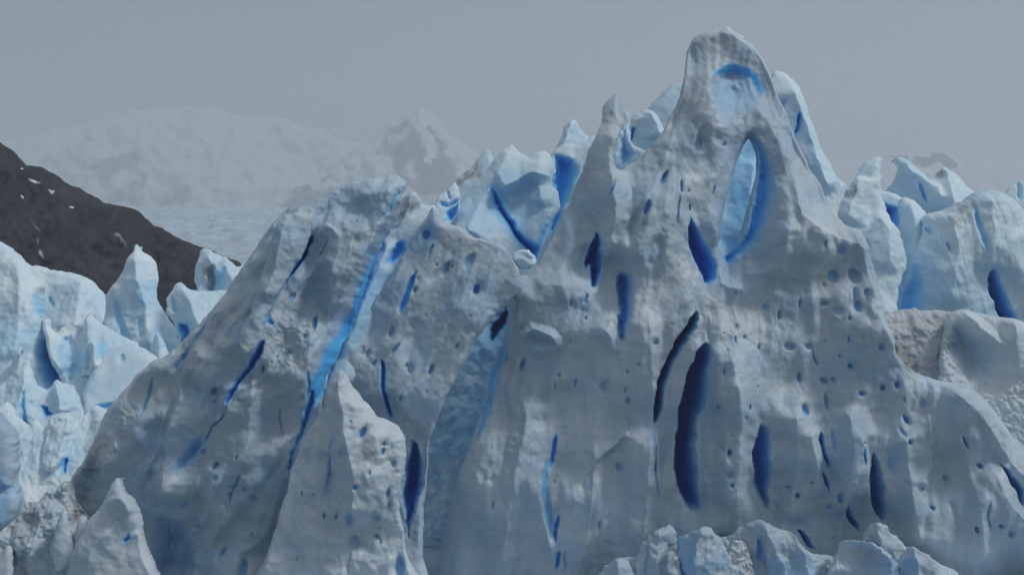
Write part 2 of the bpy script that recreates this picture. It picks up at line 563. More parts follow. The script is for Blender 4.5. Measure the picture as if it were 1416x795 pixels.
    kc = dC > 9
    if min(kc.shape) > 1:
        cc = kc[:-1, :-1] & kc[1:, :-1] & kc[:-1, 1:] & kc[1:, 1:]
        ix = np.full(kc.shape, -1, np.int64)
        ix[kc] = base + np.arange(kc.sum())
        hb = -1.15 * thick - R - dome[0] + fall(VC) + lean * (UC - uref)
        hp_ = np.pad(h, cs, mode='edge')
        hm = np.full(kc.shape, 1e9)
        for a in range(0, 2 * cs + 1, 2):
            for b in range(0, 2 * cs + 1, 2):
                w_ = hp_[a:a + h.shape[0]:cs, b:b + h.shape[1]:cs]
                hm = np.minimum(hm, w_[:kc.shape[0], :kc.shape[1]])
        hb = np.minimum(hb, hm - 12)           # the back stays behind the deepest slots
        pu_.append(UC[kc]); pv_.append(VC[kc]); ph_.append(hb[kc])
        A_b.append(np.full(kc.sum(), blue0)); A_d.append(np.zeros(kc.sum()))
        j2, i2 = np.nonzero(cc)
        if len(j2):
            allq.append(np.stack([ix[j2, i2], ix[j2, i2 + 1], ix[j2 + 1, i2 + 1], ix[j2 + 1, i2]], 1))
    u_, v_, h_ = np.concatenate(pu_), np.concatenate(pv_), np.concatenate(ph_)
    X, Y, Z = (u_ - CU) * s, D - h_ * s, CZ + (CV - v_) * s
    ox, oy, oz = X.mean(), D, Z.min()
    co = np.stack([X - ox, Y - oy, Z - oz], 1)
    at = {'blue': np.concatenate(A_b), 'dirt': np.concatenate(A_d)} if attr == 'ice' else {'snow': np.concatenate(A_b)}
    me = make_mesh(name, co, np.concatenate(allq), at, mat)
    ob = bpy.data.objects.new(name, me)
    ob.location = (ox, oy, oz)
    sc.collection.objects.link(ob)
    if kind:
        ob['kind'] = kind
    if label:
        ob['label'] = label
    if cat:
        ob['category'] = cat
    if group:
        ob['group'] = group
    return ob


def sprinkle(n, poly, rng, rmin, rmax, ang=(60, 120), dep=(1.0, 2.2), blue=(0.0, 0.5), el=(1.2, 3.0)):
    """small melt pits scattered over a region"""
    poly = np.array(poly, float)
    lo, hi = poly.min(0), poly.max(0)
    o = []
    while len(o) < n:
        p = lo + rng.rand(400, 2) * (hi - lo)
        ok = sdist_poly(poly, p[:, 0], p[:, 1]) > 4
        ok &= perlin(p[:, 0] / 60, p[:, 1] / 60, 77) > -0.05
        for (x, y) in p[ok]:
            r = rmin + (rmax - rmin) * rng.rand() ** 2.2
            e_ = rng.uniform(*el)
            o.append((x, y, r * e_, r, rng.uniform(*ang), r * rng.uniform(*dep), rng.uniform(*blue)))
            if len(o) >= n:
                break
    return o

def cracks(n, poly, rng, ang, length=(16, 60), width=(1.4, 2.6), depth=(3, 7), blue=(0.1, 0.6)):
    """hairline fissures that wander along the grain of the ice"""
    poly = np.array(poly, float)
    lo, hi = poly.min(0), poly.max(0)
    o = []
    while len(o) < n:
        p = lo + rng.rand(2) * (hi - lo)
        if sdist_poly(poly, np.array([p[0]]), np.array([p[1]]))[0] < 6:
            continue
        a = math.radians(rng.uniform(*ang))
        L = rng.uniform(*length)
        pts = [tuple(p)]
        for k in range(4):
            a += rng.uniform(-0.35, 0.35)
            p = p + np.array([math.cos(a), math.sin(a)]) * L / 4
            pts.append(tuple(p))
        o.append(('groove', pts, rng.uniform(*width), rng.uniform(*depth), rng.uniform(*blue)))
    return o


# ------------------------------------------------------------------ the setting
def glacier_sheet():
    ny, nx = 420, 520
    y = np.geomspace(212, 11500, ny)
    t = np.linspace(-1, 1, nx)
    Tt, Yg = np.meshgrid(t, y)
    Xg = Tt * (0.8 * Yg + 160)
    zr = np.interp(y, [100, 230, 300, 400, 700, 1200, 2500, 4500, 6500, 14500],
                   [-46, -37, -30, -27, -19, 8, 75, 165, 240, 380])
    Zg = CZ + zr[:, None] + 0 * Xg
    k = np.clip(Yg / 400, 0.5, 6)
    Zg += k * (1.6 * np.abs(fbm(Xg / 28, Yg / 45, 4, 3)) + 0.8 * perlin(Xg / 9, Yg / 14, 8))
    Zg += np.clip((Yg - 1200) / 1500, 0, 1) * 9 * np.abs(fbm(Xg / 90, Yg / 60, 3, 5))
    co = np.stack([Xg, Yg, Zg], -1).reshape(-1, 3)
    i = np.arange(ny * nx).reshape(ny, nx)
    q = np.stack([i[:-1, :-1], i[:-1, 1:], i[1:, 1:], i[1:, :-1]], -1).reshape(-1, 4)
    n = ny * nx
    me = make_mesh('glacier', co, q, {'blue': np.full(n, 0.08), 'dirt': np.clip(0.25 + 0.5 * fbm(co[:, 0] / 60, co[:, 1] / 60, 3, 9), 0, 0.6)}, M_WALL)
    ob = bpy.data.objects.new('glacier', me)
    sc.collection.objects.link(ob)
    ob['kind'] = 'structure'
    ob['label'] = 'crevassed glacier surface running back up the valley to the mountains'


glacier_sheet()


def lake():
    m = bpy.data.materials.new('lake_water')
    m.use_nodes = True
    b = m.node_tree.nodes['Principled BSDF']
    b.inputs['Base Color'].default_value = (0.045, 0.085, 0.10, 1)
    b.inputs['Roughness'].default_value = 0.12
    b.inputs['IOR'].default_value = 1.33
    n = m.node_tree.nodes.new('ShaderNodeTexNoise'); n.inputs['Scale'].default_value = 0.8
    bp = m.node_tree.nodes.new('ShaderNodeBump'); bp.inputs['Strength'].default_value = 0.3
    m.node_tree.links.new(n.outputs[0], bp.inputs['Height'])
    m.node_tree.links.new(bp.outputs[0], b.inputs['Normal'])
    x = np.linspace(-9000, 9000, 20); y = np.linspace(-120, 228, 8)
    X, Y = np.meshgrid(x, y)
    i = np.arange(160).reshape(8, 20)
    q = np.stack([i[:-1, :-1], i[:-1, 1:], i[1:, 1:], i[1:, :-1]], -1).reshape(-1, 4)
    ob = bpy.data.objects.new('lake', make_mesh('lake', np.stack([X, Y, 0 * X + 5.0], -1).reshape(-1, 3), q, {}, m))
    sc.collection.objects.link(ob)
    ob['kind'] = 'structure'
    ob['label'] = 'grey lake in front of the glacier'


lake()

body('hill', 700, [(-260, 90), (-120, 140), (-40, 178), (0, 196), (18, 206), (30, 222), (46, 229), (62, 232), (80, 243), (100, 256),
     (125, 269), (150, 281), (172, 286), (190, 291), (205, 306), (230, 320), (262, 334), (300, 350), (340, 367), (375, 384),
     (430, 412), (460, 470), (-260, 480)], M_HILL, step=2.0, R=26, slope=1.3, dome=(14, 60), thick=40,
     warp=(3.0, 0.8), amp=(26, 10, 5, 3.2, 1.4), wl=(130, 48, 19, 8, 4), flute=(0.75, 22, 24), chop=4, attr='snow', lean=-0.1,
     feats=[('snow', [(36, 248), (44, 250), (55, 254), (46, 255)], 2, 1.0), ('snow', [(22, 270), (30, 272), (28, 276)], 2, 1.0),
            ('snow', [(20, 227), (25, 229), (22, 231)], 2, 0.9), ('snow', [(60, 262), (74, 268), (70, 271)], 2, .7), ('snow', [(96, 282), (104, 286), (100, 289)], 2, .6), ('snow', [(40, 300), (60, 330), (66, 360), (58, 352)], 8, .42), ('snow', [(150, 300), (170, 330), (165, 350)], 10, .35)],
     kind='structure', label='dark rocky hillside falling to the right behind the left seracs')

body('mountain', 9800, [(-420, 140), (-120, 205), (-20, 200), (40, 188), (80, 180), (120, 174), (150, 160), (180, 150), (215, 152), (260, 146),
     (320, 155), (400, 168), (470, 190), (520, 210), (560, 240), (620, 330), (-420, 340)], M_MOUNT, step=3.0, R=40, slope=1.1, dome=(20, 80),
     thick=300, warp=(6, 2.5), amp=(30, 18, 9, 4), wl=(140, 55, 24, 10), chop=6, flute=(0.5, 5, 40), attr='snow', blue0=0.78,
     feats=[('snow', [(128, 246), (135, 226), (160, 216), (192, 214), (184, 232), (160, 240), (140, 254)], 22, 0.1),
            ('snow', [(190, 262), (196, 240), (212, 236), (208, 258), (198, 268)], 19, 0.15),
            ('snow', [(140, 268), (170, 258), (186, 262), (180, 268), (214, 280), (225, 262), (250, 254), (272, 252), (258, 272), (235, 292), (190, 288)], 25, 0.12),
            ('snow', [(110, 228), (128, 222), (126, 236), (114, 236)], 16, 0.3),
            ('snow', [(150, 160), (170, 125), (186, 118), (180, 150), (164, 170)], 32, 0.45)],
     kind='structure', label='snow covered mountain face with grey rock patches fading into cloud')

body('mountain', 7800, [(330, 330), (372, 294), (396, 268), (428, 250), (452, 240), (476, 216), (505, 199), (528, 178), (548, 164), (566, 160), (580, 150),
     (596, 154), (610, 166), (622, 184), (640, 198), (662, 211), (690, 226), (730, 250), (780, 290), (820, 340)], M_MOUNT, step=2.6, R=26,
     slope=1.0, dome=(30, 60), thick=200, warp=(5, 2.5), amp=(22, 14, 8, 4), wl=(120, 45, 20, 8), chop=6, flute=(0.3, 5, 22), attr='snow', blue0=0.7,
     feats=[('snow', [(520, 205), (540, 172), (562, 166), (576, 182), (600, 176), (616, 200), (632, 232), (640, 262), (600, 275), (560, 262), (536, 240), (540, 214), (510, 210)], 25, 0.12),
            ('snow', [(374, 292), (396, 270), (424, 256), (450, 262), (480, 254), (500, 262), (470, 284), (430, 300)], 22, 0.1),
            ('snow', [(430, 252), (452, 240), (462, 240), (450, 250)], 12, 0.2),
            ('snow', [(585, 190), (592, 176), (600, 196), (596, 226), (588, 216)], 8, 0.8), ('snow', [(552, 240), (566, 222), (580, 236), (566, 250)], 10, 0.6), ('snow', [(540, 190), (556, 178), (566, 176), (556, 190), (542, 198)], 12, 0.85)],
     kind='structure', label='rocky snow streaked peak half hidden in the mist')

body('mountain', 7000, [(1000, 330), (1060, 250), (1100, 232), (1150, 223), (1210, 221), (1228, 212), (1246, 210), (1268, 214), (1286, 212), (1304, 211), (1318, 216),
     (1328, 226), (1350, 224), (1400, 222), (1460, 226), (1560, 215), (1700, 205), (1800, 340)], M_MOUNT, step=3.0, R=20, slope=1.1, dome=(16, 60),
     thick=200, warp=(3, 1.5), amp=(10, 6, 3, 2), wl=(120, 45, 20, 8), attr='snow', blue0=0.9,
     feats=[('snow', [(1222, 216), (1240, 209), (1262, 213), (1256, 220), (1238, 217)], 9, -0.1),
            ('snow', [(1262, 222), (1290, 212), (1308, 210), (1328, 228), (1312, 232), (1296, 222), (1275, 228)], 9, -0.1)],
     kind='structure', label='pale snowy plateau with a bare rock rim in the mist')


def add_haze():
    me = bpy.data.meshes.new('haze')
    x0, x1, y0, y1, z0, z1 = -12000, 12000, -140, 12000, -30, 1200
    v = [(x0, y0, z0), (x1, y0, z0), (x1, y1, z0), (x0, y1, z0), (x0, y0, z1), (x1, y0, z1), (x1, y1, z1), (x0, y1, z1)]
    f = [(0, 3, 2, 1), (4, 5, 6, 7), (0, 1, 5, 4), (1, 2, 6, 5), (2, 3, 7, 6), (3, 0, 4, 7)]
    me.from_pydata(v, [], f)
    m = bpy.data.materials.new('haze_air')
    m.use_nodes = True
    t = m.node_tree
    t.nodes.clear()
    o = t.nodes.new('ShaderNodeOutputMaterial')
    p = t.nodes.new('ShaderNodeVolumePrincipled')
    p.inputs['Color'].default_value = (0.91, 0.96, 1.0, 1)
    p.inputs['Density'].default_value = HAZE
    p.inputs['Anisotropy'].default_value = 0.45
    t.links.new(p.outputs[0], o.inputs['Volume'])
    me.materials.append(m)
    ob = bpy.data.objects.new('haze', me)
    sc.collection.objects.link(ob)
    ob['kind'] = 'stuff'
    ob['label'] = 'pale grey mist thickening towards the mountains'


HAZE = 0.000185
add_haze()


# ------------------------------------------------------------------ the ice, nearest pieces last
rng = np.random.RandomState(5)

# ---- main wall with the arched spire
WALL = [(596, 840), (602, 790), (608, 765), (619, 718), (636, 650), (653, 610), (669, 551), (678, 515), (691, 480), (702, 448), (707, 426), (704, 412), (700, 400), (702, 386), (712, 380),
        (730, 380), (740, 368), (757, 340), (779, 296), (800, 246), (814, 207), (822, 190), (831, 172), (835, 148), (844, 137),
        (854, 130), (859, 141), (862, 155), (864, 170), (857, 184), (849, 205), (848, 232), (858, 236), (870, 228), (893, 211),
        (917, 180), (932, 150), (942, 120), (946, 96), (950, 72), (958, 55), (970, 46), (988, 42), (1008, 43), (1026, 51), (1043, 64),
        (1056, 82), (1065, 100), (1072, 122), (1082, 146), (1090, 165), (1098, 188), (1110, 216), (1122, 236), (1134, 255), (1146, 284), (1156, 300),
        (1168, 311), (1184, 317), (1193, 327), (1200, 352), (1207, 380), (1217, 421), (1226, 456), (1237, 488), (1252, 507), (1275, 519),
        (1300, 526), (1330, 531), (1355, 546), (1378, 575), (1402, 604), (1440, 640), (1500, 690), (1520, 830)]
WINDOW = [(1043, 187), (1034, 198), (1025, 220), (1018, 244), (1009, 280), (1002, 318), (998, 340), (1010, 350), (1023, 340), (1034, 306), (1044, 268), (1053, 236), (1052, 206)]
pits = [(943, 258, 9, 2, 92, 6, .9), (919, 246, 13, 3, 115, 9, .9), (894, 288, 12, 4, 110, 8, .9), (890, 310, 3, 2, 100, 3, .6), (846, 261, 17, 2.2, 112, 5, .7),
        (810, 413, 8, 2.5, 112, 4, .8), (789, 419, 5, 3, 90, 3, .5), (883, 330, 3, 2, 90, 2, .4), (970, 195, 7, 1.5, 92, 3, .8), (1004, 198, 4, 2.5, 120, 3, .7),
        (955, 286, 6, 1.6, 92, 4, .8), (938, 290, 22, 1.6, 100, 4, .6), (990, 262, 8, 1.4, 100, 3, .5), (590, 325, 7, 6, 100, 9, .95), (658, 400, 8, 4.5, 110, 9, .95),
        (509, 455, 8, 4, 115, 5, .6), (541, 459, 9, 3.4, 110, 5, .6), (500, 485, 6, 4, 110, 4, .5), (508, 489, 6, 3.5, 110, 4, .5), (546, 483, 11, 2.4, 125, 4, .7),
        (517, 502, 5, 2.2, 120, 3, .7), (596, 511, 8, 3.6, 118, 5, .7), (567, 511, 8, 5, 100, 4, .35), (554, 551, 5, 2.2, 100, 4, .85), (562, 506, 4, 2, 110, 3, .5),
        (632, 478, 5, 1.6, 120, 3, .7), (649, 362, 14, 6, 120, 6, .45), (616, 372, 12, 5, 120, 5, .35), (700, 497, 6, 2, 115, 3, .6), (723, 505, 10, 3.4, 102, 6, .8),
        (788, 473, 3, 2, 90, 2, .6), (773, 520, 3, 3, 90, 3, .3), (797, 530, 7, 1.8, 100, 3, .8), (838, 535, 11, 7, 100, 5, .25), (907, 473, 5, 4, 90, 4, .6), (866, 540, 4, 2, 90, 3, .6),
        (868, 515, 3, 2, 90, 3, .6), (870, 555, 5, 3.5, 90, 4, .5), (883, 504, 2.5, 2, 90, 3, .7), (1017, 470, 6, 1.8, 90, 4, .7), (1052, 480, 4, 1.6, 95, 4, .7), (998, 514, 4, 2, 90, 3, .6),
        (1034, 562, 5, 2, 95, 4, .7), (906, 647, 8, 2.2, 90, 4, .8), (858, 648, 6, 5, 90, 4, .4), (1005, 625, 4, 4, 90, 4, .5), (1009, 668, 4, 3, 90, 4, .7), (1006, 652, 6, 6, 90, 4, .35), (995, 617, 4, 3, 90, 3, .4),
        (1181, 507, 5, 4, 90, 5, .9), (1110, 523, 8, 2.6, 95, 5, .6), (1195, 545, 5, 3.6, 15, 5, .9), (1226, 537, 4.5, 3.8, 90, 6, .95), (1245, 533, 5, 4, 80, 6, .95), (1145, 528, 7, 5, 20, 5, .45), (1157, 527, 5, 4, 90, 4, .35),
        (1254, 553, 5, 1.2, 80, 3, .9), (1147, 557, 12, 3, 80, 5, .7), (1115, 569, 10, 5.5, 80, 7, .7), (1257, 581, 8, 4, 65, 7, .9), (1250, 598, 8, 3, 60, 4, .6), (1259, 611, 4, 3, 60, 5, .9), (1282, 560, 8, 6, 90, 5, .35),
        (1163, 689, 9, 4, 90, 6, .8), (1150, 702, 5, 5, 90, 4, .5), (1092, 675, 3, 3, 90, 4, .6), (1123, 667, 2, 2, 90, 3, .6), (1338, 613, 10, 2.6, 65, 6, .5), (1358, 645, 5, 3.5, 40, 5, .8), (1382, 726, 4, 3, 40, 4, .85), (1397, 737, 6, 5, 60, 5, .35), (1290, 703, 4, 3, 50, 4, .7), (1314, 665, 5, 4, 90, 4, .4),
        (1157, 383, 10, 9, 90, 6, .5), (1186, 382, 12, 9, 60, 6, .25), (1190, 425, 9, 6, 90, 6, .7), (1185, 408, 12, 3, 95, 4, .6), (1166, 345, 9, 8, 90, 4, .45), (1202, 405, 6, 5, 70, 4, .4), (1163, 430, 8, 7, 0, 4, .3), (1145, 420, 6, 4, 0, 4, .4), (1220, 480, 6, 5, 70, 5, .5),
        (1082, 437, 8, 2.6, 95, 4, .5), (1123, 480, 7, 5, 10, 4, .4), (1095, 480, 9, 6, 0, 4, .3), (1176, 470, 6, 2, 90, 3, .8), (1111, 420, 7, 2, 95, 4, .7), (1064, 425, 5, 5, 90, 3, .5), (1142, 338, 6, 1.6, 95, 3, .7),
        (1018, 126, 15, 13, 60, 4, .3), (1155, 610, 18, 4, 86, 5, .4), (1240, 640, 24, 9, 88, 5, .3), (973, 190, 22, 11, 110, 7, .1), (905, 350, 26, 14, 110, 8, .15), (880, 310, 30, 12, 112, 6, .1)]
pits += sprinkle(14, [(1010, 400), (1200, 380), (1230, 520), (1380, 640), (1400, 760), (1240, 700), (1010, 700), (1000, 500)], rng, 0.9, 3.4, ang=(70, 110), el=(1.0, 1.9))
pits += sprinkle(9, [(480, 470), (590, 330), (700, 360), (690, 410), (600, 560), (570, 590), (500, 560)], rng, 1.0, 3.6, ang=(105, 130), el=(1.3, 3))
pits += sprinkle(12, [(720, 430), (880, 360), (960, 240), (1000, 250), (950, 420), (900, 560), (900, 720), (640, 760), (680, 560)], rng, 0.9, 3.2, ang=(85, 115), el=(1.2, 3))
pits += sprinkle(14, [(980, 420), (1040, 380), (1060, 560), (1040, 580), (980, 700)], rng, 1.0, 3.0, ang=(80, 100), el=(1.2, 2.2))
wall_feats = [
    # broad form: spire ribs, hollows and flutes
    ('crease', [(960, 60), (945, 150), (915, 230), (880, 310), (860, 380)], 60, 90, 16),
    ('crease', [(858, 170), (846, 230), (850, 300), (840, 360)], 45, 26, 18),
    ('crease', [(1085, 160), (1098, 240), (1108, 300), (1170, 332), (1196, 345), (1222, 450), (1250, 510)], 70, 40, 16),
    ('groove', [(870, 300), (850, 380), (845, 440)], 26, 12, .0),
    ('crease', [(895, 420), (905, 560), (915, 690)], 60, 20, 9),
    ('crease', [(985, 470), (1000, 600), (1000, 700)], 14, 60, 9),
    ('groove', [(1010, 560), (1030, 700)], 34, 8, 0),
    ('groove', [(1085, 590), (1095, 700)], 26, 8, 0),
    ('crease', [(1118, 590), (1126, 640), (1136, 690)], 14, 22, 8),
    ('crease', [(1180, 590), (1200, 640), (1204, 700)], 26, 10, 9),
    ('crease', [(1288, 570), (1290, 640), (1280, 680)], 34, 10, 8),
    ('crease', [(1370, 640), (1395, 700), (1440, 740)], 40, 26, 10),
    ('crease', [(1310, 535), (1360, 575), (1400, 640), (1470, 700)], 50, 30, 12),
    ('groove', [(1050, 390), (1110, 400), (1160, 390)], 18, 5, 0),
    ('crease', [(1030, 380), (1080, 368), (1090, 300)], 30, 20, 8),
    ('crease', [(990, 280), (1000, 390), (1040, 400)], 24, 16, 7),
    ('crease', [(820, 641), (846, 622), (860, 607), (874, 602)], 6, 26, 4),
    ('groove', [(818, 644), (846, 625), (862, 609), (876, 600)], 3, 2.5, 0.1),
    ('crease', [(715, 470), (735, 455), (760, 462), (770, 476), (748, 484), (720, 478)], 10, 10, 7),
    ('crease', [(834, 455), (846, 470), (852, 490)], 10, 16, 7),
    ('tint', [(707, 430), (702, 452), (691, 484), (679, 518), (669, 556), (660, 600), (668, 604), (680, 556), (690, 518), (700, 484)], 8, .7),
    ('crease', [(735, 392), (800, 396), (830, 410)], 30, 22, 6),
    ('crease', [(762, 640), (750, 700), (765, 780)], 30, 10, 7),
    ('crease', [(1004, 470), (1022, 590), (1012, 720)], 40, 40, 12), ('crease', [(1098, 560), (1102, 640), (1090, 730)], 34, 34, 11), ('crease', [(1172, 560), (1176, 640), (1164, 720)], 30, 30, 11),
    ('crease', [(1250, 590), (1262, 680), (1276, 770)], 34, 50, 12), ('crease', [(898, 590), (893, 700), (880, 800)], 50, 24, 11), ('crease', [(826, 560), (818, 700), (800, 800)], 44, 40, 11), ('crease', [(735, 540), (706, 690), (692, 800)], 40, 50, 11),
    ('crease', [(1330, 590), (1350, 690), (1360, 790)], 50, 40, 10), ('groove', [(860, 640), (850, 800)], 24, 7, .05), ('groove', [(1222, 560), (1226, 620)], 22, 6, 0),
    # eye socket: azure brow tint paints light coming through the ice
    ('slot', [(984, 118), (992, 98), (1006, 88), (1024, 84), (1042, 89), (1056, 102), (1062, 122), (1056, 142), (1042, 156), (1024, 162), (1004, 160), (990, 148), (983, 132)], 15, 15, .25, 3, .1, -.5),
    ('tint', [(990, 101), (1003, 89), (1022, 84), (1043, 89), (1058, 103), (1066, 126), (1058, 122), (1045, 107), (1024, 96), (1004, 98)], 7, .85),
    # arch window: sloping inner wall, blue halo paints light glowing through thin ice
    ('slot', [(1046, 184), (1062, 198), (1074, 232), (1075, 262), (1067, 298), (1054, 332), (1034, 356), (1012, 368), (1004, 358), (1012, 346), (1030, 330), (1044, 280), (1052, 236), (1050, 204)], 20, 16, .95, 8),
    ('slot', [(1044, 188), (1052, 196), (1056, 216), (1054, 236), (1047, 226), (1046, 208)], 10, 4, .9, 2),
    # slots
    ('slot', [(957, 299), (952, 316), (954, 336), (964, 366), (979, 392), (992, 387), (994, 366), (985, 345), (974, 328), (962, 304)], 50, 7, 1.0, 5),
    ('slot', [(826, 319), (819, 334), (809, 362), (811, 372), (818, 366), (819, 394), (826, 396), (834, 378), (835, 350), (831, 330)], 60, 6, 1.0, 5),
    ('slot', [(855, 381), (855, 463), (861, 474), (869, 468), (880, 420), (879, 382), (866, 374)], 34, 12, .85, 2, -.9, 0),
    ('slot', [(964, 430), (951, 448), (934, 474), (916, 515), (906, 557), (907, 586), (917, 573), (925, 526), (941, 490), (960, 458), (969, 441)], 90, 7, 1.0, 3),
    ('slot', [(974, 474), (983, 478), (984, 505), (977, 557), (966, 590), (964, 632), (972, 700), (964, 706), (950, 698), (940, 683), (934, 651), (936, 615), (941, 568), (950, 521), (963, 489)], 110, 9, 1.0, 3),
    ('slot', [(978, 452), (992, 466), (996, 520), (985, 580), (980, 640), (982, 708), (966, 706), (960, 640), (966, 580), (976, 520), (974, 470)], 12, 26, .4, 3),
    ('slot', [(1053, 588), (1042, 607), (1040, 645), (1043, 671), (1057, 700), (1068, 708), (1072, 660), (1070, 607), (1062, 590)], 46, 14, .9, 2, -.9, 0),
    ('slot', [(1137, 598), (1134, 608), (1139, 629), (1147, 650), (1151, 642), (1144, 620), (1141, 602)], 24, 4, .9, 2),
    ('slot', [(1138, 651), (1141, 667), (1149, 682), (1151, 674), (1142, 653)], 20, 3.5, .9, 2),
    ('slot', [(1212, 627), (1207, 650), (1208, 684), (1215, 709), (1230, 726), (1234, 712), (1228, 671), (1222, 640)], 60, 7, .95, 2),
    ('slot', [(1194, 614), (1192, 626), (1197, 642), (1200, 636), (1197, 616)], 16, 3.5, .8, 2),
    ('slot', [(1385, 640), (1392, 662), (1406, 684), (1420, 700), (1420, 676), (1402, 656)], 46, 6, .95, 2),
    ('slot', [(1177, 698), (1175, 712), (1184, 730), (1198, 740), (1196, 728), (1184, 712)], 24, 4, .8, 3),
    ('slot', [(1106, 734), (1114, 752), (1124, 762), (1132, 762), (1122, 744)], 24, 4, .8, 3),
    ('groove', [(769, 604), (766, 625), (762, 645)], 4.5, 12, .9),
    ('groove', [(757, 640), (753, 665), (756, 700), (764, 740)], 8, 7, .5),
    ('groove', [(774, 714), (770, 730), (768, 750)], 3.2, 14, .9),
    ('groove', [(774, 764), (770, 788)], 3.2, 12, .9),
    ('groove', [(905, 590), (906, 650), (910, 690)], 3, 5, .3),
    ('pits', pits),
] + cracks(3, [(720, 420), (860, 330), (960, 240), (1000, 330), (1200, 360), (1300, 560), (1400, 660), (1400, 780), (640, 780), (680, 560)], rng, (70, 112)) + [
    ('dirt', [(812, 652), (840, 628), (872, 604), (874, 610), (846, 632), (818, 656)], 10, .35),
    ('dirt', [(958, 60), (972, 46), (1000, 43), (1020, 52), (1000, 56), (974, 58)], 14, .3), ('dirt', [(836, 172), (852, 150), (864, 168), (852, 190)], 12, .25), ('dirt', [(1165, 318), (1192, 330), (1186, 338), (1160, 326)], 10, .25),
    ('dirt', [(1240, 490), (1256, 506), (1276, 518), (1264, 522), (1244, 508)], 10, .6),
    ('tint', [(1000, 200), (1080, 190), (1075, 310), (1010, 390), (985, 330)], 60, .12),  # wide soft blue round the window, a painted glow of transmitted light
]
spire = body('ice_spire', 250, WALL, M_WALL, step=1.25, R=12, slope=0.42, knee=(440, 0.03), band=4, vref=300, dome=(46, 80), thick=50, feats=wall_feats, holes=[WINDOW],
     warp=(1.8, 0.7), amp=(44, 10, 1.8, 0.4, 0.18), wl=(150, 58, 19, 7, 3.2), scallop=3.4, flute=(0.10, 8.0, 34), cg=2.1, bluen=.10,
     label='tall grey ice spire pierced by an arched window above a pitted wall', cat='ice formation')

crest = body('snow_crest', 264, [(972, 50), (982, 44), (994, 41), (1001, 37), (1007, 36), (1012, 42), (1022, 48), (1032, 57), (1012, 56), (990, 54)], M_CLEAN, step=1.0, R=3, slope=.4, dome=(2, 4), thick=12, amp=(2, 1.5, .8, .4), warp=(2, 1))
crest.parent = spire
crest.location = crest.location - spire.location

slab_pits = [p for p in pits if p[0] < 690 and p[0] < 905 - 0.52 * p[1]]
SLAB = [(350, 840), (372, 740), (392, 670), (420, 600), (448, 540), (462, 512), (474, 489), (490, 460), (507, 432), (530, 400), (552, 364), (571, 335), (585, 312), (593, 294), (599, 284), (606, 292),
        (613, 305), (628, 312), (642, 317), (655, 328), (672, 333), (690, 337), (702, 346), (709, 358), (716, 370), (722, 384), (722, 400), (712, 410), (702, 416), (692, 424),
        (679, 443), (656, 474), (638, 508), (622, 538), (606, 578), (594, 606), (590, 650), (586, 700), (586, 770), (590, 840)]
body('ice_plate', 247.5, SLAB, M_WALL, step=1.25, R=9, slope=0.38, knee=(480, 0.06), band=2.5, vref=300, lean=0.04, dome=(14, 22), thick=46, warp=(1.8, 0.7),
     amp=(18, 7, 1.6, 0.4, 0.2), wl=(135, 54, 19, 7, 3.2), scallop=3, flute=(0.5, 6, 30), cg=2.0, bluen=.12, feats=[
         ('crease', [(598, 288), (640, 324), (698, 346), (738, 392)], 30, 30, 7), ('crease', [(690, 345), (664, 430), (628, 510), (596, 590)], 60, 16, 6),
         ('crease', [(600, 290), (560, 350), (500, 450)], 16, 60, 6), ('groove', [(640, 345), (600, 430), (560, 520)], 26, 6, 0),
         ('groove', [(575, 376), (564, 402), (554, 432)], 5, 14, .9),
         ('slot', [(526, 500), (533, 504), (534, 540), (544, 574), (539, 578), (531, 560), (526, 530)], 22, 3.5, .95, 3),
         ('slot', [(567, 614), (560, 650), (554, 690), (560, 720), (564, 745), (570, 718), (580, 686), (583, 646), (576, 617)], 60, 7, .95, 3),
         ('dirt', [(600, 288), (640, 318), (700, 346), (716, 372), (690, 352), (640, 330), (604, 306)], 12, .22),
         ('tint', [(575, 318), (600, 300), (608, 330), (590, 350), (576, 345)], 24, .25), ('tint', [(640, 380), (690, 380), (680, 430), (640, 440)], 40, .14),
         ('pits', slab_pits)],
     label='tilted flat faced ice slab between the crevasse and the slanting gap', cat='ice formation')

# ---- left ridge
RIDGE = [(126, 830), (124, 770), (116, 716), (104, 690), (98, 664), (110, 645), (122, 626), (138, 591), (150, 566), (174, 540), (198, 512), (222, 495), (240, 486), (268, 460), (300, 426), (322, 396),
         (340, 368), (356, 346), (368, 329), (380, 310), (390, 297), (402, 286), (425, 284), (442, 274), (456, 266), (470, 258), (490, 250), (519, 247), (538, 242),
         (550, 243), (560, 251), (562, 262), (554, 282), (546, 300), (536, 318), (523, 346), (506, 391), (493, 425), (478, 466), (465, 494), (450, 522),
         (446, 552), (444, 580), (432, 615), (420, 645), (412, 680), (398, 720), (388, 750), (384, 830)]
rp = [(280, 625, 6, 3, 120, 4, .6), (300, 660, 5, 4, 90, 3, .5), (320, 673, 4, 3, 90, 3, .6), (252, 697, 9, 5, 140, 4, .4), (337, 676, 3, 2, 90, 3, .7), (318, 684, 4, 3, 90, 3, .5), (348, 690, 7, 6, 90, 4, .4),
      (305, 766, 9, 3, 120, 5, .7), (333, 790, 14, 6, 95, 8, .6), (271, 730, 4, 3, 140, 3, .5), (298, 540, 7, 5, 130, 5, .6), (434, 447, 10, 3, 95, 7, .85), (421, 465, 4, 3, 90, 3, .5), (402, 412, 8, 4, 130, 4, .5)]
rp += sprinkle(16, [(220, 600), (330, 500), (420, 400), (430, 520), (400, 600), (370, 700), (340, 780), (250, 780)], rng, 1.0, 3.4, ang=(100, 135), el=(1.2, 2.4))
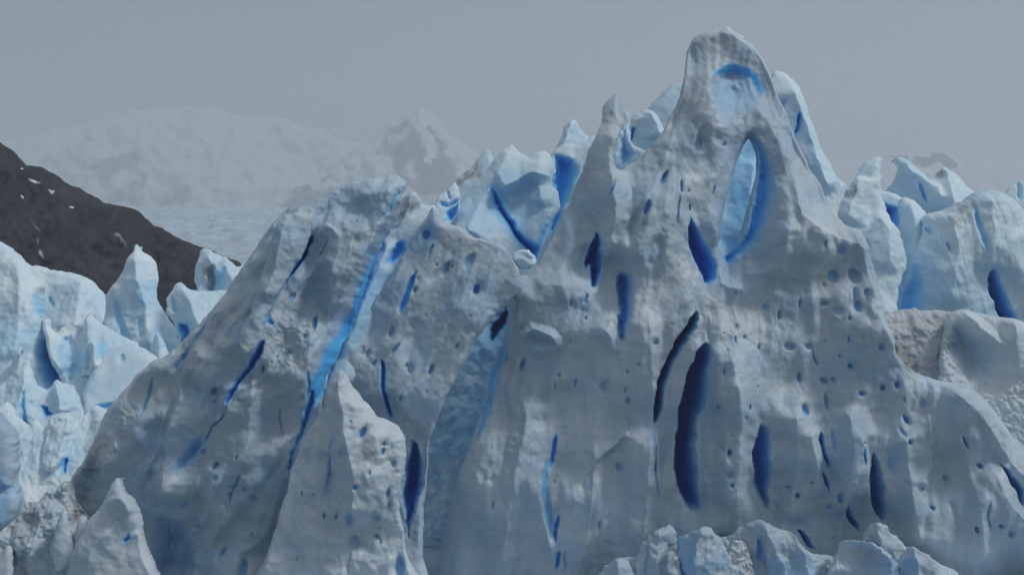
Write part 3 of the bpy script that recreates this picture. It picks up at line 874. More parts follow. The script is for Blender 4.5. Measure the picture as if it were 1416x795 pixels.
body('ice_ridge', 243, RIDGE, M_WALL, step=1.25, R=9, slope=0.42, knee=(480, 0.06), band=3, vref=300, lean=0.05, dome=(26, 46), thick=60,
     warp=(2.0, 0.8), amp=(34, 14, 3.4, 0.6, 0.25), wl=(120, 50, 19, 7, 3.2), scallop=4, flute=(0.60, 18, 40), cg=2.1, bluen=.16, feats=[
         ('crease', [(402, 288), (392, 330), (360, 400), (320, 460), (270, 530), (235, 600), (180, 680)], 150, 60, 22),
         ('facet', [(440, 280), (500, 255), (556, 256), (536, 320), (500, 410), (460, 440), (430, 400), (430, 340)], 8, 40, .16, .0),
         ('slot', [(432, 326), (426, 350), (408, 376), (386, 402), (374, 424), (378, 408), (398, 376), (416, 348), (424, 330)], 44, 5, .9, 4),
         ('slot', [(452, 276), (462, 290), (440, 330), (424, 352), (416, 346), (432, 312)], 8, 18, .2, 8),
         ('groove', [(374, 420), (372, 440), (380, 450)], 4, 8, .7),
         ('slot', [(368, 470), (366, 488), (354, 506), (340, 520), (326, 545), (312, 562), (318, 544), (338, 512), (352, 488), (362, 472)], 26, 4, 1.0, 3),
         ('slot', [(282, 597), (290, 600), (286, 618), (272, 640), (250, 652), (240, 648), (244, 632), (262, 612)], 14, 14, .5, 7, .3, -.3),
         ('slot', [(206, 716), (228, 710), (252, 726), (264, 756), (276, 800), (200, 800), (202, 760)], 26, 16, .22, 6, -.1, .1),
         ('groove', [(298, 426), (284, 452), (264, 482), (244, 508)], 4.5, 7, .35),
         ('groove', [(214, 523), (208, 546), (199, 574)], 4, 7, .5),
         ('groove', [(264, 486), (252, 500), (243, 511)], 3.5, 6, .4),
         ('groove', [(250, 545), (234, 595), (228, 640)], 7, 7, .1), ('crease', [(262, 530), (244, 590), (232, 650), (226, 700)], 20, 46, 12),
         ('crease', [(170, 600), (140, 660), (130, 700)], 20, 30, 6),
         ('groove', [(228, 618), (216, 642), (195, 680)], 5, 6, .1),
         ('groove', [(140, 650), (116, 652), (108, 648)], 2.5, 4, 0),
         # shaded flank over the crevasse, its luminous through-ice blue put into the tint
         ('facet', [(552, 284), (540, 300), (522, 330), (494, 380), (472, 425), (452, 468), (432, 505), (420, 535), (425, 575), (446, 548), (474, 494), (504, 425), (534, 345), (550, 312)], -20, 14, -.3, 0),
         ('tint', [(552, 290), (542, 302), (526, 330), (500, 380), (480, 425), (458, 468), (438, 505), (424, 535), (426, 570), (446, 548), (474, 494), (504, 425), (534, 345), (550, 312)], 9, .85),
         ('slot', [(428, 540), (436, 546), (428, 580), (410, 616), (398, 660), (396, 640), (410, 600)], 20, 6, .7, 5),
         ('slot', [(552, 262), (556, 270), (540, 292), (528, 300), (536, 284)], 8, 5, .5, 3),
         ('crease', [(440, 300), (470, 330), (455, 400), (430, 470), (420, 560)], 40, 46, 9),
         ('crease', [(350, 520), (345, 600), (330, 680)], 50, 36, 8),
         ('crease', [(500, 290), (480, 360), (450, 440)], 40, 40, 7),
         ('rough', [(350, 460), (400, 420), (440, 430), (430, 500), (380, 520)], 40, 1.2), ('rough', [(170, 560), (200, 560), (150, 650), (110, 660)], 30, 2),
         ('pits', rp), *cracks(6, [(150, 620), (300, 450), (400, 320), (520, 270), (440, 500), (400, 620), (360, 780), (200, 780)], rng, (100, 135)),
         ('dirt', [(408, 300), (426, 302), (424, 312), (412, 310)], 6, .7), ('dirt', [(395, 288), (428, 284), (425, 292), (398, 296)], 8, .35),
         ('dirt', [(94, 660), (130, 610), (150, 600), (140, 650), (128, 720), (112, 720)], 30, .55),
         ('dirt', [(230, 500), (300, 430), (330, 420), (260, 540), (170, 620)], 60, .16), ('tint', [(460, 262), (560, 250), (540, 300), (470, 310)], 30, .15)],
     label='broad grey ice ridge with an overhanging blue flank left of the spire', cat='ice formation')

body('ice_finger', 235.5, [(330, 470), (346, 428), (362, 384), (376, 336), (384, 308), (392, 298), (410, 297), (427, 304), (430, 322), (420, 350), (398, 386), (374, 432), (354, 478), (340, 490)], M_WALL,
     step=1.25, R=7, slope=0.5, dome=(10, 16), thick=40, warp=(2.0, 0.9), amp=(8, 6, 2.4, .7, .3), bluen=.1, cg=2.0, feats=[
         ('dirt', [(404, 298), (426, 302), (428, 312), (408, 310)], 8, .75), ('crease', [(394, 300), (386, 350), (362, 420)], 30, 30, 8), ('slot', [(424, 330), (416, 350), (396, 384), (374, 424), (364, 446), (372, 450), (390, 420), (414, 380), (430, 346)], 5, 6, .8, 3)],
     label='narrow brown capped ice column on the upper left of the ridge', cat='ice formation')
body('ice_fin', 251.5, [(448, 548), (456, 515), (470, 470), (490, 425), (506, 385), (520, 352), (532, 330), (548, 312), (566, 300), (582, 290), (600, 284), (608, 300), (590, 340), (540, 420), (490, 520), (470, 548)], M_CLEAN,
     step=1.5, R=8, slope=0.5, dome=(6, 20), amp=(5, 2.5, 1, .4), feats=[
         ('slot', [(548, 338), (560, 332), (566, 346), (556, 358), (544, 366), (536, 362), (540, 350)], 16, 6, .8, 6),
         ('crease', [(540, 326), (520, 380), (495, 440), (470, 500)], 16, 30, 8), ('tint', [(480, 460), (520, 370), (536, 370), (500, 480)], 16, .3)],
     label='thin pale blue ice fin inside the crevasse between ridge and wall', cat='ice formation')

body('ice_ramp', 277, [(540, 850), (560, 680), (580, 590), (612, 520), (640, 466), (662, 430), (690, 400), (730, 395), (750, 480), (720, 620), (670, 850)], M_CLEAN,
     step=1.4, R=8, slope=.8, knee=(540, 0.12), dome=(8, 20), thick=30, warp=(3, 1.5), amp=(14, 12, 7, 2.4, .7), chop=4, blue0=.05, bluen=.35, feats=[
         ('slot', [(702, 424), (690, 436), (680, 452), (676, 470), (684, 474), (694, 460), (703, 442)], 60, 5, 1.0, 6), ('crease', [(640, 510), (655, 490), (668, 478), (682, 490)], 20, 20, 10),
         ('tint', [(660, 500), (690, 480), (680, 560), (640, 640), (600, 640), (620, 570)], 40, .3)],
     label='rough pale blue ice filling the slanting gap in the wall', cat='ice formation')

# ---- foreground shards
body('ice_fang', 233, [(356, 830), (366, 770), (384, 722), (396, 678), (406, 642), (416, 612), (428, 590), (440, 574), (450, 562), (450, 542), (458, 524), (470, 509), (478, 514), (486, 524), (499, 543), (514, 562), (523, 573), (538, 577),
     (552, 588), (561, 606), (561, 646), (554, 686), (556, 718), (560, 749), (568, 780), (590, 830)], M_FANG, step=1.3, R=9, slope=0.36, knee=(650, 0.1), lean=-.03, dome=(22, 36), thick=50, warp=(2.2, 1.0), amp=(20, 11, 4, 1.0, .4), wl=(110, 40, 16, 7, 3),
     scallop=4, bluen=.1, feats=[
         ('crease', [(470, 510), (474, 556), (484, 620), (492, 660), (486, 740)], 36, 110, 26),
         ('crease', [(524, 575), (522, 610), (530, 640)], 20, 26, 5), ('groove', [(424, 600), (414, 660), (404, 740)], 14, 5, .1),
         ('slot', [(460, 600), (461, 640), (454, 680), (446, 690), (450, 640)], 10, 8, .35, 8),
         ('pits', [(502, 597, 9, 5, 120, 7, .75), (530, 624, 7, 2.6, 110, 5, .7), (493, 671, 4, 3.5, 90, 4, .9), (544, 642, 5, 4, 90, 3, .5), (484, 716, 11, 6, 95, 6, .5), (521, 744, 5, 2.5, 30, 4, .75), (488, 752, 11, 9, 90, 5, .3), (519, 715, 9, 6, 30, 4, .3), (552, 790, 22, 8, 85, 10, .5), (474, 625, 10, 6, 90, 4, .3), (424, 582, 7, 4.5, 120, 6, .85), (414, 607, 6, 2.2, 110, 5, .8), (385, 630, 8, 3, 120, 4, .7), (370, 642, 6, 4, 110, 4, .6)]
          + sprinkle(20, [(440, 600), (480, 560), (550, 620), (540, 780), (400, 780), (410, 680)], rng, 1.0, 3.2, ang=(80, 120))),
         ('dirt', [(462, 520), (470, 512), (476, 524), (470, 534)], 6, .35)],
     label='pale pointed ice fang standing in front of the crevasse', cat='ice formation')

body('ice_fang', 226, [(80, 830), (94, 790), (100, 765), (114, 738), (124, 718), (142, 698), (150, 679), (156, 666), (162, 660), (168, 666), (175, 675), (188, 687), (196, 706), (198, 738), (206, 765), (218, 794), (226, 830)], M_FANG,
     step=1.4, R=9, slope=0.35, dome=(10, 26), thick=40, warp=(1.8, .8), amp=(8, 5, 1.8, .5), scallop=1.2, feats=[
         ('crease', [(162, 662), (178, 690), (182, 710), (160, 728), (130, 760), (116, 800)], 50, 30, 14),
         ('slot', [(178, 736), (181, 744), (172, 752), (169, 748)], 6, 3, .8, 3), ('crease', [(190, 730), (196, 770), (212, 800)], 20, 10, 7),
         ('facet', [(150, 690), (175, 682), (190, 704), (170, 716), (152, 708)], 5, 8, .1, -.2)],
     label='small smooth ice fang at the foot of the ridge, bottom left', cat='ice formation')

body('serac', 218, [(-90, 560), (-40, 556), (-10, 566), (4, 578), (13, 592), (20, 614), (22, 646), (19, 672), (28, 697), (16, 719), (0, 735), (-50, 760), (-90, 760)], M_WALL,
     step=1.5, R=12, slope=0.2, dome=(12, 24), thick=50, amp=(8, 4, 1.2, .4), blue0=.12, feats=[('groove', [(-40, 690), (0, 680), (22, 678)], 8, 7, .2), ('tint', [(-40, 640), (10, 650), (14, 720), (-40, 730)], 30, .35)],
     label='rounded dark blue grey ice pillar cut by the left picture edge', cat='ice formation')

body('debris_slope', 235, [(-60, 765), (-20, 742), (4, 726), (16, 722), (28, 702), (44, 690), (54, 692), (66, 676), (78, 678), (92, 664), (104, 676), (112, 700), (126, 716), (140, 744), (160, 830), (-60, 840)], M_FANG,
     step=1.2, R=4, slope=.55, dome=(5, 14), thick=30, warp=(3.5, 2.2), amp=(14, 12, 7, 2.2, .8), wl=(80, 34, 15, 6, 3), chop=4.5, feats=[
         ('dirt', [(24, 704), (44, 692), (56, 716), (34, 750), (40, 800), (56, 810), (10, 820), (20, 760)], 30, .5), ('dirt', [(92, 664), (112, 690), (130, 740), (112, 750), (96, 710)], 24, 1.0),
         ('dirt', [(120, 790), (140, 770), (150, 800)], 20, .5), ('crease', [(60, 690), (56, 730), (40, 790)], 30, 30, 8)],
     label='crumbling silt streaked ice slope in the bottom left corner', cat='ice rubble')
for (pts, lab) in (([(70, 760), (78, 728), (84, 708), (90, 703), (96, 716), (98, 742), (104, 775), (80, 790)], 'stubby ice shard on the silty slope beside the dirt gully'),
                   ([(102, 760), (106, 728), (112, 714), (120, 716), (122, 736), (128, 760)], 'small ice shard between the dirt gully and the smooth fang'),
                   ([(-20, 820), (-6, 778), (8, 756), (16, 757), (18, 790), (26, 830)], 'low pointed ice shard in the bottom left corner')):
    body('ice_shard', 228, pts, M_FANG, step=1.4, R=6, slope=.4, dome=(6, 14), thick=24, amp=(4, 3, 1.5, .6), label=lab, cat='ice shard', group='ice shards on the silty slope')

# ---- small block lodged in the notch
body('ice_boulder', 246.5, [(707, 356), (711, 347), (719, 344), (731, 345), (741, 353), (742, 364), (735, 372), (722, 374), (711, 367)], M_CLEAN, step=1.0, R=5, slope=0.3, lean=.3, dome=(4, 6), thick=16, smooth_outline=False,
     amp=(4, 5, 2, .6), wl=(60, 14, 8, 4), warp=(2.5, 1), feats=[('tint', [(712, 368), (740, 366), (734, 378), (718, 378)], 8, .35)], label='rounded white ice block lodged in the notch beside the spire', cat='ice block')

# ---- seracs behind the wall, centre
body('serac', 276, [(616, 330), (626, 308), (636, 282), (658, 254), (680, 229), (692, 214), (701, 204), (708, 200), (715, 209), (722, 213), (729, 217), (732, 224), (738, 216), (746, 210), (755, 211), (763, 221), (769, 239), (764, 248),
     (765, 260), (772, 266), (774, 288), (763, 304), (757, 330), (744, 356), (740, 420), (640, 420)], M_MID, step=1.4, R=8, slope=0.92, dome=(8, 20), thick=40, warp=(1.8, .8), cg=2.5, amp=(7, 5.2, 1.8, .5), feats=[
         ('crease', [(705, 204), (690, 240), (660, 290), (640, 340)], 40, 60, 14), ('crease', [(750, 212), (742, 240), (752, 290)], 24, 30, 9),
         ('crease', [(690, 262), (715, 252), (735, 240), (765, 246)], 14, 30, 12),
         ('slot', [(681, 262), (684, 284), (697, 306), (714, 332), (732, 356), (744, 358), (756, 326), (762, 303), (752, 316), (742, 336), (730, 330), (714, 308), (698, 286), (688, 266)], 30, 9, .95, 14),
         ('tint', [(684, 240), (740, 250), (756, 290), (730, 320), (695, 285)], 40, .22), ('tint', [(640, 300), (680, 240), (690, 290), (660, 340)], 50, .18)],
     label='twin peaked pale blue serac with a deep blue cleft behind the notch', cat='serac', group='seracs behind the wall')
body('serac', 284, [(618, 300), (633, 248), (643, 240), (653, 232), (662, 218), (670, 207), (679, 211), (685, 228), (700, 260), (690, 320), (640, 330)], M_MID, step=1.5, R=6, slope=0.66, dome=(6, 16), thick=30, cg=2.5, amp=(5, 3.9, 1.6, .5), feats=[
    ('dirt', [(630, 252), (652, 236), (660, 226), (664, 236), (648, 250), (634, 258)], 12, 1.0)], label='leaning slab with a brown silt edge left of the twin peaked serac', cat='serac', group='seracs behind the wall')
body('ice_block', 266, [(600, 300), (603, 276), (612, 267), (618, 264), (622, 258), (631, 253), (636, 264), (637, 282), (632, 296), (622, 308), (616, 330), (600, 330)], M_CLEAN, step=1.3, R=6, slope=0.66, dome=(6, 12), thick=20, cg=2.5, amp=(4, 3.9, 1.6, .4), feats=[
    ('groove', [(608, 280), (620, 284), (634, 276)], 4, 8, .6), ('slot', [(616, 292), (628, 284), (636, 280), (632, 298), (622, 308), (614, 304)], 14, 5, .8, 6), ('groove', [(618, 264), (622, 276)], 3, 6, .4)],
     label='cracked bluish ice blocks wedged behind the slab top', cat='ice block')
body('ice_block', 262, [(540, 330), (549, 300), (555, 278), (560, 270), (570, 265), (578, 269), (586, 283), (598, 292), (600, 340)], M_MID, step=1.3, R=6, slope=0.66, dome=(5, 14), thick=20, cg=2.5, amp=(4, 3.9, 2.0, .6), feats=[
    ('dirt', [(552, 300), (562, 276), (576, 272), (580, 282), (566, 296), (556, 312)], 14, .9), ('crease', [(570, 266), (562, 300), (552, 320)], 14, 18, 8)],
     label='silt smeared ice block behind the top of the crevasse', cat='ice block')
body('serac', 300, [(760, 240), (768, 207), (774, 192), (779, 177), (786, 170), (793, 165), (800, 174), (808, 185), (816, 192), (832, 204), (840, 260), (770, 270)], M_CLEAN, step=1.5, R=6, slope=0.66, dome=(5, 14), thick=30, cg=2.5, amp=(5, 3.9, 1.3, .4), feats=[
    ('crease', [(792, 166), (782, 185), (776, 215)], 18, 40, 12)], label='small pyramid shaped serac peeking over the blue cave', cat='serac', group='seracs behind the wall')
body('serac', 286, [(756, 230), (762, 214), (769, 206), (780, 197), (798, 199), (810, 193), (824, 189), (840, 205), (850, 260), (830, 330), (770, 370), (738, 380), (752, 330), (766, 296), (768, 262)], M_CLEAN, step=1.4, R=8, slope=0.77, dome=(8, 18), thick=40, cg=2.5, amp=(6, 3.9, 1.6, .4), feats=[
    ('slot', [(766, 216), (780, 214), (796, 218), (804, 232), (796, 262), (784, 290), (772, 320), (760, 320), (764, 270), (764, 240)], 34, 12, .95, 7, .1, .2)],
     label='pale serac hollowed by a bright blue cave beside the twin peaks', cat='serac', group='seracs behind the wall')
body('serac', 274, [(836, 270), (846, 220), (852, 186), (860, 160), (866, 152), (870, 158), (872, 178), (875, 196), (884, 204), (898, 213), (900, 260), (850, 290)], M_CLEAN, step=1.2, R=5, slope=0.55, dome=(5, 12), thick=30, cg=2.5, amp=(4, 2.6, 1.0, .3), flute=(-.3, 2, 7), bluen=.2, feats=[
    ('slot', [(858, 190), (866, 176), (872, 196), (884, 212), (870, 232), (852, 238)], 16, 14, .35, 8)], label='concave fluted ice flank right under the beaked fin', cat='serac', group='seracs behind the wall')
body('serac', 284, [(866, 250), (871, 200), (872, 166), (878, 158), (886, 154), (895, 152), (904, 157), (911, 167), (918, 180), (930, 220), (900, 260)], M_CLEAN, step=1.3, R=8, slope=0.44, dome=(6, 14), thick=30, cg=2.5, amp=(4, 2.6, 0.9, .3), bluen=.15, feats=[
    ('slot', [(875, 178), (880, 176), (879, 190), (875, 198), (873, 196)], 14, 3, .9, 4), ('crease', [(897, 153), (908, 172), (912, 190)], 30, 10, 8)], label='rounded pale blue slab between the beaked fin and the spire', cat='serac', group='seracs behind the wall')
body('serac', 304, [(884, 240), (892, 170), (896, 151), (903, 142), (910, 134), (918, 126), (926, 121), (940, 117), (960, 120), (970, 240)], M_MID, step=1.5, R=8, slope=0.66, dome=(6, 18), thick=40, cg=2.5, amp=(5, 3.9, 1.3, .4),
     label='grey ice shoulder rising behind the left side of the spire', cat='serac', group='seracs behind the wall')
body('serac', 300, [(930, 430), (930, 260), (960, 170), (1030, 150), (1090, 170), (1130, 250), (1160, 300), (1200, 430)], M_CLEAN, step=2, R=14, slope=0.66, dome=(12, 40), thick=60, cg=2.5, amp=(9, 5.2, 2.0, .5), bluen=.25, blue0=.4, feats=[
    ('crease', [(1044, 220), (1036, 270), (1026, 340)], 26, 12, 8)],
     label='pale blue ice wall seen through the arched window', cat='serac')

# ---- seracs to the right of the spire
body('serac', 284, [(1050, 330), (1056, 140), (1064, 106), (1072, 97), (1086, 101), (1096, 111), (1105, 125), (1115, 155), (1125, 185), (1134, 204), (1143, 221), (1156, 247), (1169, 256), (1178, 290), (1186, 340), (1190, 400), (1060, 400)], M_CLEAN, step=1.4, R=10, slope=0.66, dome=(8, 20), thick=40, cg=2.5, amp=(5, 3.9, 1.3, .4), feats=[
    ('slot', [(1103, 156), (1108, 160), (1105, 178), (1099, 190), (1097, 184), (1099, 168)], 18, 4, .95, 5), ('groove', [(1084, 140), (1078, 156)], 5, 5, .5), ('crease', [(1090, 110), (1112, 170), (1130, 230), (1150, 270)], 30, 26, 10),
    ('tint', [(1110, 180), (1130, 220), (1150, 270), (1120, 260)], 30, .25)], label='long pale blue slab leaning behind the right side of the spire', cat='serac', group='seracs right of the spire')
body('serac', 274, [(1150, 470), (1148, 330), (1153, 290), (1160, 280), (1168, 270), (1175, 253), (1185, 241), (1189, 232), (1197, 223), (1207, 217), (1217, 218), (1219, 235), (1219, 262), (1224, 288), (1232, 306), (1244, 322), (1251, 341), (1252, 362), (1246, 388), (1240, 408), (1238, 470)], M_CLEAN,
     step=1.4, R=14, slope=0.44, dome=(10, 24), thick=40, cg=2.5, amp=(6, 3.9, 1.3, .4), bluen=.08, feats=[('dirt', [(1170, 268), (1178, 254), (1184, 256), (1182, 264), (1172, 272)], 8, 1.0), ('crease', [(1188, 240), (1180, 270), (1168, 310)], 24, 30, 8),
                                                                                               ('crease', [(1216, 300), (1228, 320), (1226, 380)], 40, 24, 7), ('tint', [(1160, 300), (1200, 300), (1200, 420), (1160, 420)], 50, .12)],
     label='tall rounded blue pillar with a dark silt smear right of the spire', cat='serac', group='seracs right of the spire')
body('serac', 286, [(1205, 350), (1210, 268), (1219, 264), (1232, 267), (1246, 272), (1252, 290), (1262, 350)], M_CLEAN, step=1.4, R=6, slope=0.66, dome=(5, 14), thick=30, cg=2.5, amp=(4, 2.6, 1.0, .3), feats=[
    ('slot', [(1222, 282), (1232, 284), (1246, 286), (1248, 300), (1246, 340), (1230, 330)], 26, 8, .9, 10)], label='small block with a bright blue undercut behind the tall pillar', cat='serac', group='seracs right of the spire')
body('serac', 280, [(1234, 470), (1240, 400), (1244, 340), (1241, 292), (1243, 276), (1254, 273), (1266, 281), (1273, 290), (1281, 299), (1292, 330), (1300, 470)], M_CLEAN, step=1.4, R=8, slope=0.44, dome=(6, 16), thick=30, cg=2.5, amp=(4, 2.6, 1.0, .3), bluen=.15, feats=[
    ('crease', [(1256, 276), (1262, 320), (1262, 400)], 20, 30, 8)], label='squared pale blue column between the pillar and the large right block', cat='serac', group='seracs right of the spire')
body('serac', 312, [(1212, 330), (1226, 264), (1231, 257), (1236, 243), (1238, 222), (1240, 215), (1250, 221), (1262, 230), (1276, 240), (1290, 247), (1296, 238), (1302, 231), (1312, 237), (1322, 246), (1333, 256), (1347, 272), (1360, 330)], M_CLEAN, step=1.5, R=6, slope=0.77, dome=(5, 16), thick=50, cg=2.5, amp=(6, 3.9, 1.6, .4), feats=[
    ('crease', [(1240, 217), (1252, 236), (1270, 252), (1288, 262), (1298, 290)], 60, 26, 18), ('crease', [(1302, 233), (1306, 260), (1308, 290)], 12, 44, 14), ('groove', [(1263, 256), (1270, 268), (1276, 280)], 3, 8, .8),
    ('dirt', [(1256, 226), (1272, 238), (1296, 246), (1298, 240), (1286, 226), (1272, 226)], 12, 1.0)], label='peaked serac with a dark silt band along its ridge on the right', cat='serac', group='seracs right of the spire')
body('serac', 273, [(1226, 500), (1236, 436), (1244, 400), (1258, 366), (1270, 340), (1277, 312), (1280, 297), (1298, 293), (1314, 287), (1328, 279), (1346, 268), (1362, 262), (1382, 264), (1402, 277), (1418, 296), (1440, 330), (1490, 420), (1490, 520)], M_MID, step=1.4, R=16, slope=0.28, dome=(14, 36), thick=60, cg=2.5, amp=(8, 5.2, 1.8, .5), scallop=1, flute=(-.2, 2.0, 12), feats=[
    ('slot', [(1373, 370), (1368, 394), (1376, 416), (1386, 440), (1404, 452), (1412, 444), (1400, 418), (1388, 394), (1380, 376)], 60, 7, 1.0, 4),
    ('slot', [(1236, 430), (1248, 396), (1266, 360), (1282, 372), (1288, 400), (1284, 440), (1250, 452)], 18, 26, .8, 12), ('groove', [(1350, 290), (1354, 315), (1362, 345)], 6, 8, .6), ('pits', [(1288, 318, 7, 4, 60, 6, .6), (1311, 342, 7, 2.5, 70, 4, .5)]),
    ('crease', [(1316, 290), (1322, 340), (1310, 430)], 40, 40, 8), ('crease', [(1366, 266), (1372, 320), (1366, 380)], 40, 50, 9), ('tint', [(1260, 380), (1300, 330), (1300, 420), (1250, 440)], 40, .3),
    ('dirt', [(1310, 292), (1345, 274), (1350, 284), (1340, 308), (1322, 306)], 20, .45)], label='large rounded serac with a deep blue slot at the right edge', cat='serac', group='seracs right of the spire')
body('serac', 298, [(1380, 330), (1390, 266), (1400, 257), (1406, 255), (1413, 249), (1424, 244), (1440, 262), (1480, 330)], M_CLEAN, step=1.5, R=5, slope=0.66, dome=(4, 12), thick=30, cg=2.5, amp=(4, 2.6, 1.0, .3), feats=[('groove', [(1411, 252), (1409, 275)], 4, 8, .4)],
     label='jagged pale serac tip cut by the right picture edge', cat='serac', group='seracs right of the spire')

body('ice_rubble_heap', 260, [(1205, 470), (1218, 438), (1236, 430), (1254, 427), (1279, 427), (1299, 429), (1318, 431), (1340, 440), (1350, 560), (1330, 620), (1220, 600)], M_RUBBLE, step=1.2, R=8, slope=0.5, dome=(8, 24), thick=40, warp=(3, 1.6), amp=(9, 6, 3, 1.2, .5), wl=(80, 34, 14, 6, 3), chop=2.2, feats=[
    ('dirt', [(1236, 470), (1250, 480), (1262, 500), (1275, 518), (1262, 520), (1246, 504)], 18, .9), ('dirt', [(1226, 436), (1290, 432), (1310, 460), (1270, 500), (1240, 480)], 40, .06)],
     label='crumbly brownish ice rubble heaped against the right flank of the spire', cat='ice rubble')
body('ice_mound', 256, [(1290, 620), (1296, 520), (1306, 450), (1314, 434), (1328, 425), (1346, 430), (1362, 434), (1380, 437), (1402, 440), (1420, 447), (1470, 462), (1520, 500), (1540, 760), (1400, 720)], M_FANG, step=1.4, R=8, slope=0.35, dome=(8, 24), thick=30, amp=(9, 4, 1.6, .6), feats=[
    ('crease', [(1330, 428), (1352, 452), (1390, 478), (1400, 440)], 40, 14, 14), ('slot', [(1312, 448), (1332, 440), (1352, 458), (1386, 478), (1392, 500), (1380, 530), (1340, 530), (1316, 490)], 26, 30, .15, 3),
    ('crease', [(1400, 440), (1396, 470), (1410, 520)], 12, 40, 10), ('rough', [(1340, 530), (1430, 510), (1450, 620), (1380, 600)], 30, 2), ('rough', [(1300, 450), (1330, 470), (1330, 530), (1300, 540)], 24, 2), ('dirt', [(1310, 470), (1325, 470), (1326, 486), (1312, 488)], 12, .5)],
     label='smooth snowy ice mound with a shaded hollow at the right edge', cat='ice mound')

# ---- broken blocks along the bottom right
body('ice_ledge', 239, [(800, 850), (822, 800), (850, 778), (884, 766), (930, 758), (980, 748), (1030, 738), (1080, 742), (1120, 762), (1160, 768), (1200, 752), (1240, 752), (1280, 770), (1320, 790), (1360, 850)], M_WALL,
     step=1.3, R=9, slope=.3, dome=(14, 30), thick=30, warp=(3, 1.4), amp=(14, 10, 4, 1.2, .5), wl=(80, 34, 14, 6, 3), chop=3, bluen=.12, label='low lumpy ice shelf behind the broken blocks along the bottom edge', cat='ice formation')
for (D, pts, mat, lab, ft) in (
    (235, [(812, 840), (826, 792), (836, 774), (848, 764), (860, 760), (870, 768), (878, 790), (884, 840)], M_WALL, 'low rounded lump left of the broken blocks at the bottom', [('crease', [(856, 762), (852, 800), (850, 830)], 26, 22, 7)]),
    (237, [(868, 850), (878, 790), (880, 760), (886, 745), (896, 732), (906, 722), (914, 720), (926, 717), (934, 730), (940, 764), (950, 850)], M_WALL, 'upright ice block below the two dark slots', [('dirt', [(894, 730), (912, 716), (926, 718), (914, 732), (898, 744)], 12, .3), ('crease', [(912, 722), (908, 770), (912, 830)], 22, 30, 10), ('groove', [(896, 750), (892, 800)], 4, 6, .2)]),
    (233, [(932, 850), (938, 770), (934, 736), (946, 730), (958, 724), (968, 717), (980, 720), (992, 732), (1002, 750), (1014, 772), (1030, 798), (1052, 850)], M_WALL, 'pale smooth ice block with a blue side at the bottom', [('crease', [(972, 718), (958, 752), (956, 800), (960, 840)], 24, 90, 20), ('slot', [(935, 738), (942, 742), (944, 770), (952, 800), (962, 830), (950, 840), (940, 790)], 20, 5, .55, 5), ('tint', [(936, 740), (956, 740), (960, 790), (950, 800)], 14, .3)]),
    (235, [(998, 800), (1000, 762), (1006, 750), (1012, 742), (1022, 738), (1030, 744), (1034, 752), (1038, 768), (1044, 790), (1040, 810)], M_RUBBLE, 'knobbly crumbled ice knob next to the pale smooth block', [('rough', [(1000, 740), (1040, 740), (1044, 800), (1000, 800)], 8, 4)]),
    (239, [(985, 850), (996, 760), (1006, 736), (1016, 724), (1030, 716), (1042, 710), (1056, 711), (1066, 716), (1078, 722), (1088, 724), (1100, 731), (1108, 744), (1116, 756), (1128, 764), (1146, 770), (1170, 780), (1190, 850)], M_WALL, 'broad broken ice hump under the narrow wall hollows', [('crease', [(1048, 712), (1062, 745), (1080, 780), (1090, 830)], 46, 60, 18), ('groove', [(1048, 738), (1050, 770), (1056, 806)], 7, 18, .5), ('dirt', [(1078, 724), (1096, 728), (1106, 742), (1092, 738)], 9, .9), ('crease', [(1096, 734), (1110, 770), (1120, 810)], 18, 30, 10)]),
    (235, [(1120, 850), (1136, 800), (1150, 772), (1158, 752), (1166, 741), (1178, 737), (1192, 737), (1204, 741), (1216, 748), (1228, 760), (1238, 776), (1248, 800), (1262, 850)], M_WALL, 'flat topped snowy block in the middle of the bottom rubble', [('crease', [(1164, 744), (1190, 742), (1214, 756), (1226, 776), (1236, 820)], 16, 60, 12)]),
    (238.5, [(1184, 800), (1192, 740), (1200, 719), (1211, 711), (1222, 718), (1231, 730), (1242, 736), (1252, 746), (1262, 776), (1266, 810)], M_WALL, 'small humped block just under the tall dark wall slot', [('crease', [(1210, 714), (1216, 750), (1220, 790)], 16, 36, 10)]),
    (234, [(1232, 850), (1240, 790), (1246, 758), (1253, 745), (1262, 746), (1272, 751), (1284, 760), (1296, 771), (1308, 786), (1322, 804), (1340, 850)], M_WALL, 'bluish wedge ending the row of blocks along the bottom', [('crease', [(1256, 746), (1264, 780), (1270, 830)], 16, 70, 14), ('tint', [(1246, 770), (1262, 770), (1262, 830), (1240, 830)], 16, .3)])):
    body('ice_block', D + 1, [(a_, b_ + 7) for a_, b_ in pts], mat, step=1.2, R=4, slope=.22, dome=(4, 8), thick=30, smooth_outline=False, warp=(2.6, 1.6), amp=(10, 9, 4, 1.0, .35), wl=(80, 34, 14, 6, 3), chop=1.6, cg=1.9, bluen=.2, feats=ft, label=lab, cat='ice block', group='broken blocks along the bottom right')

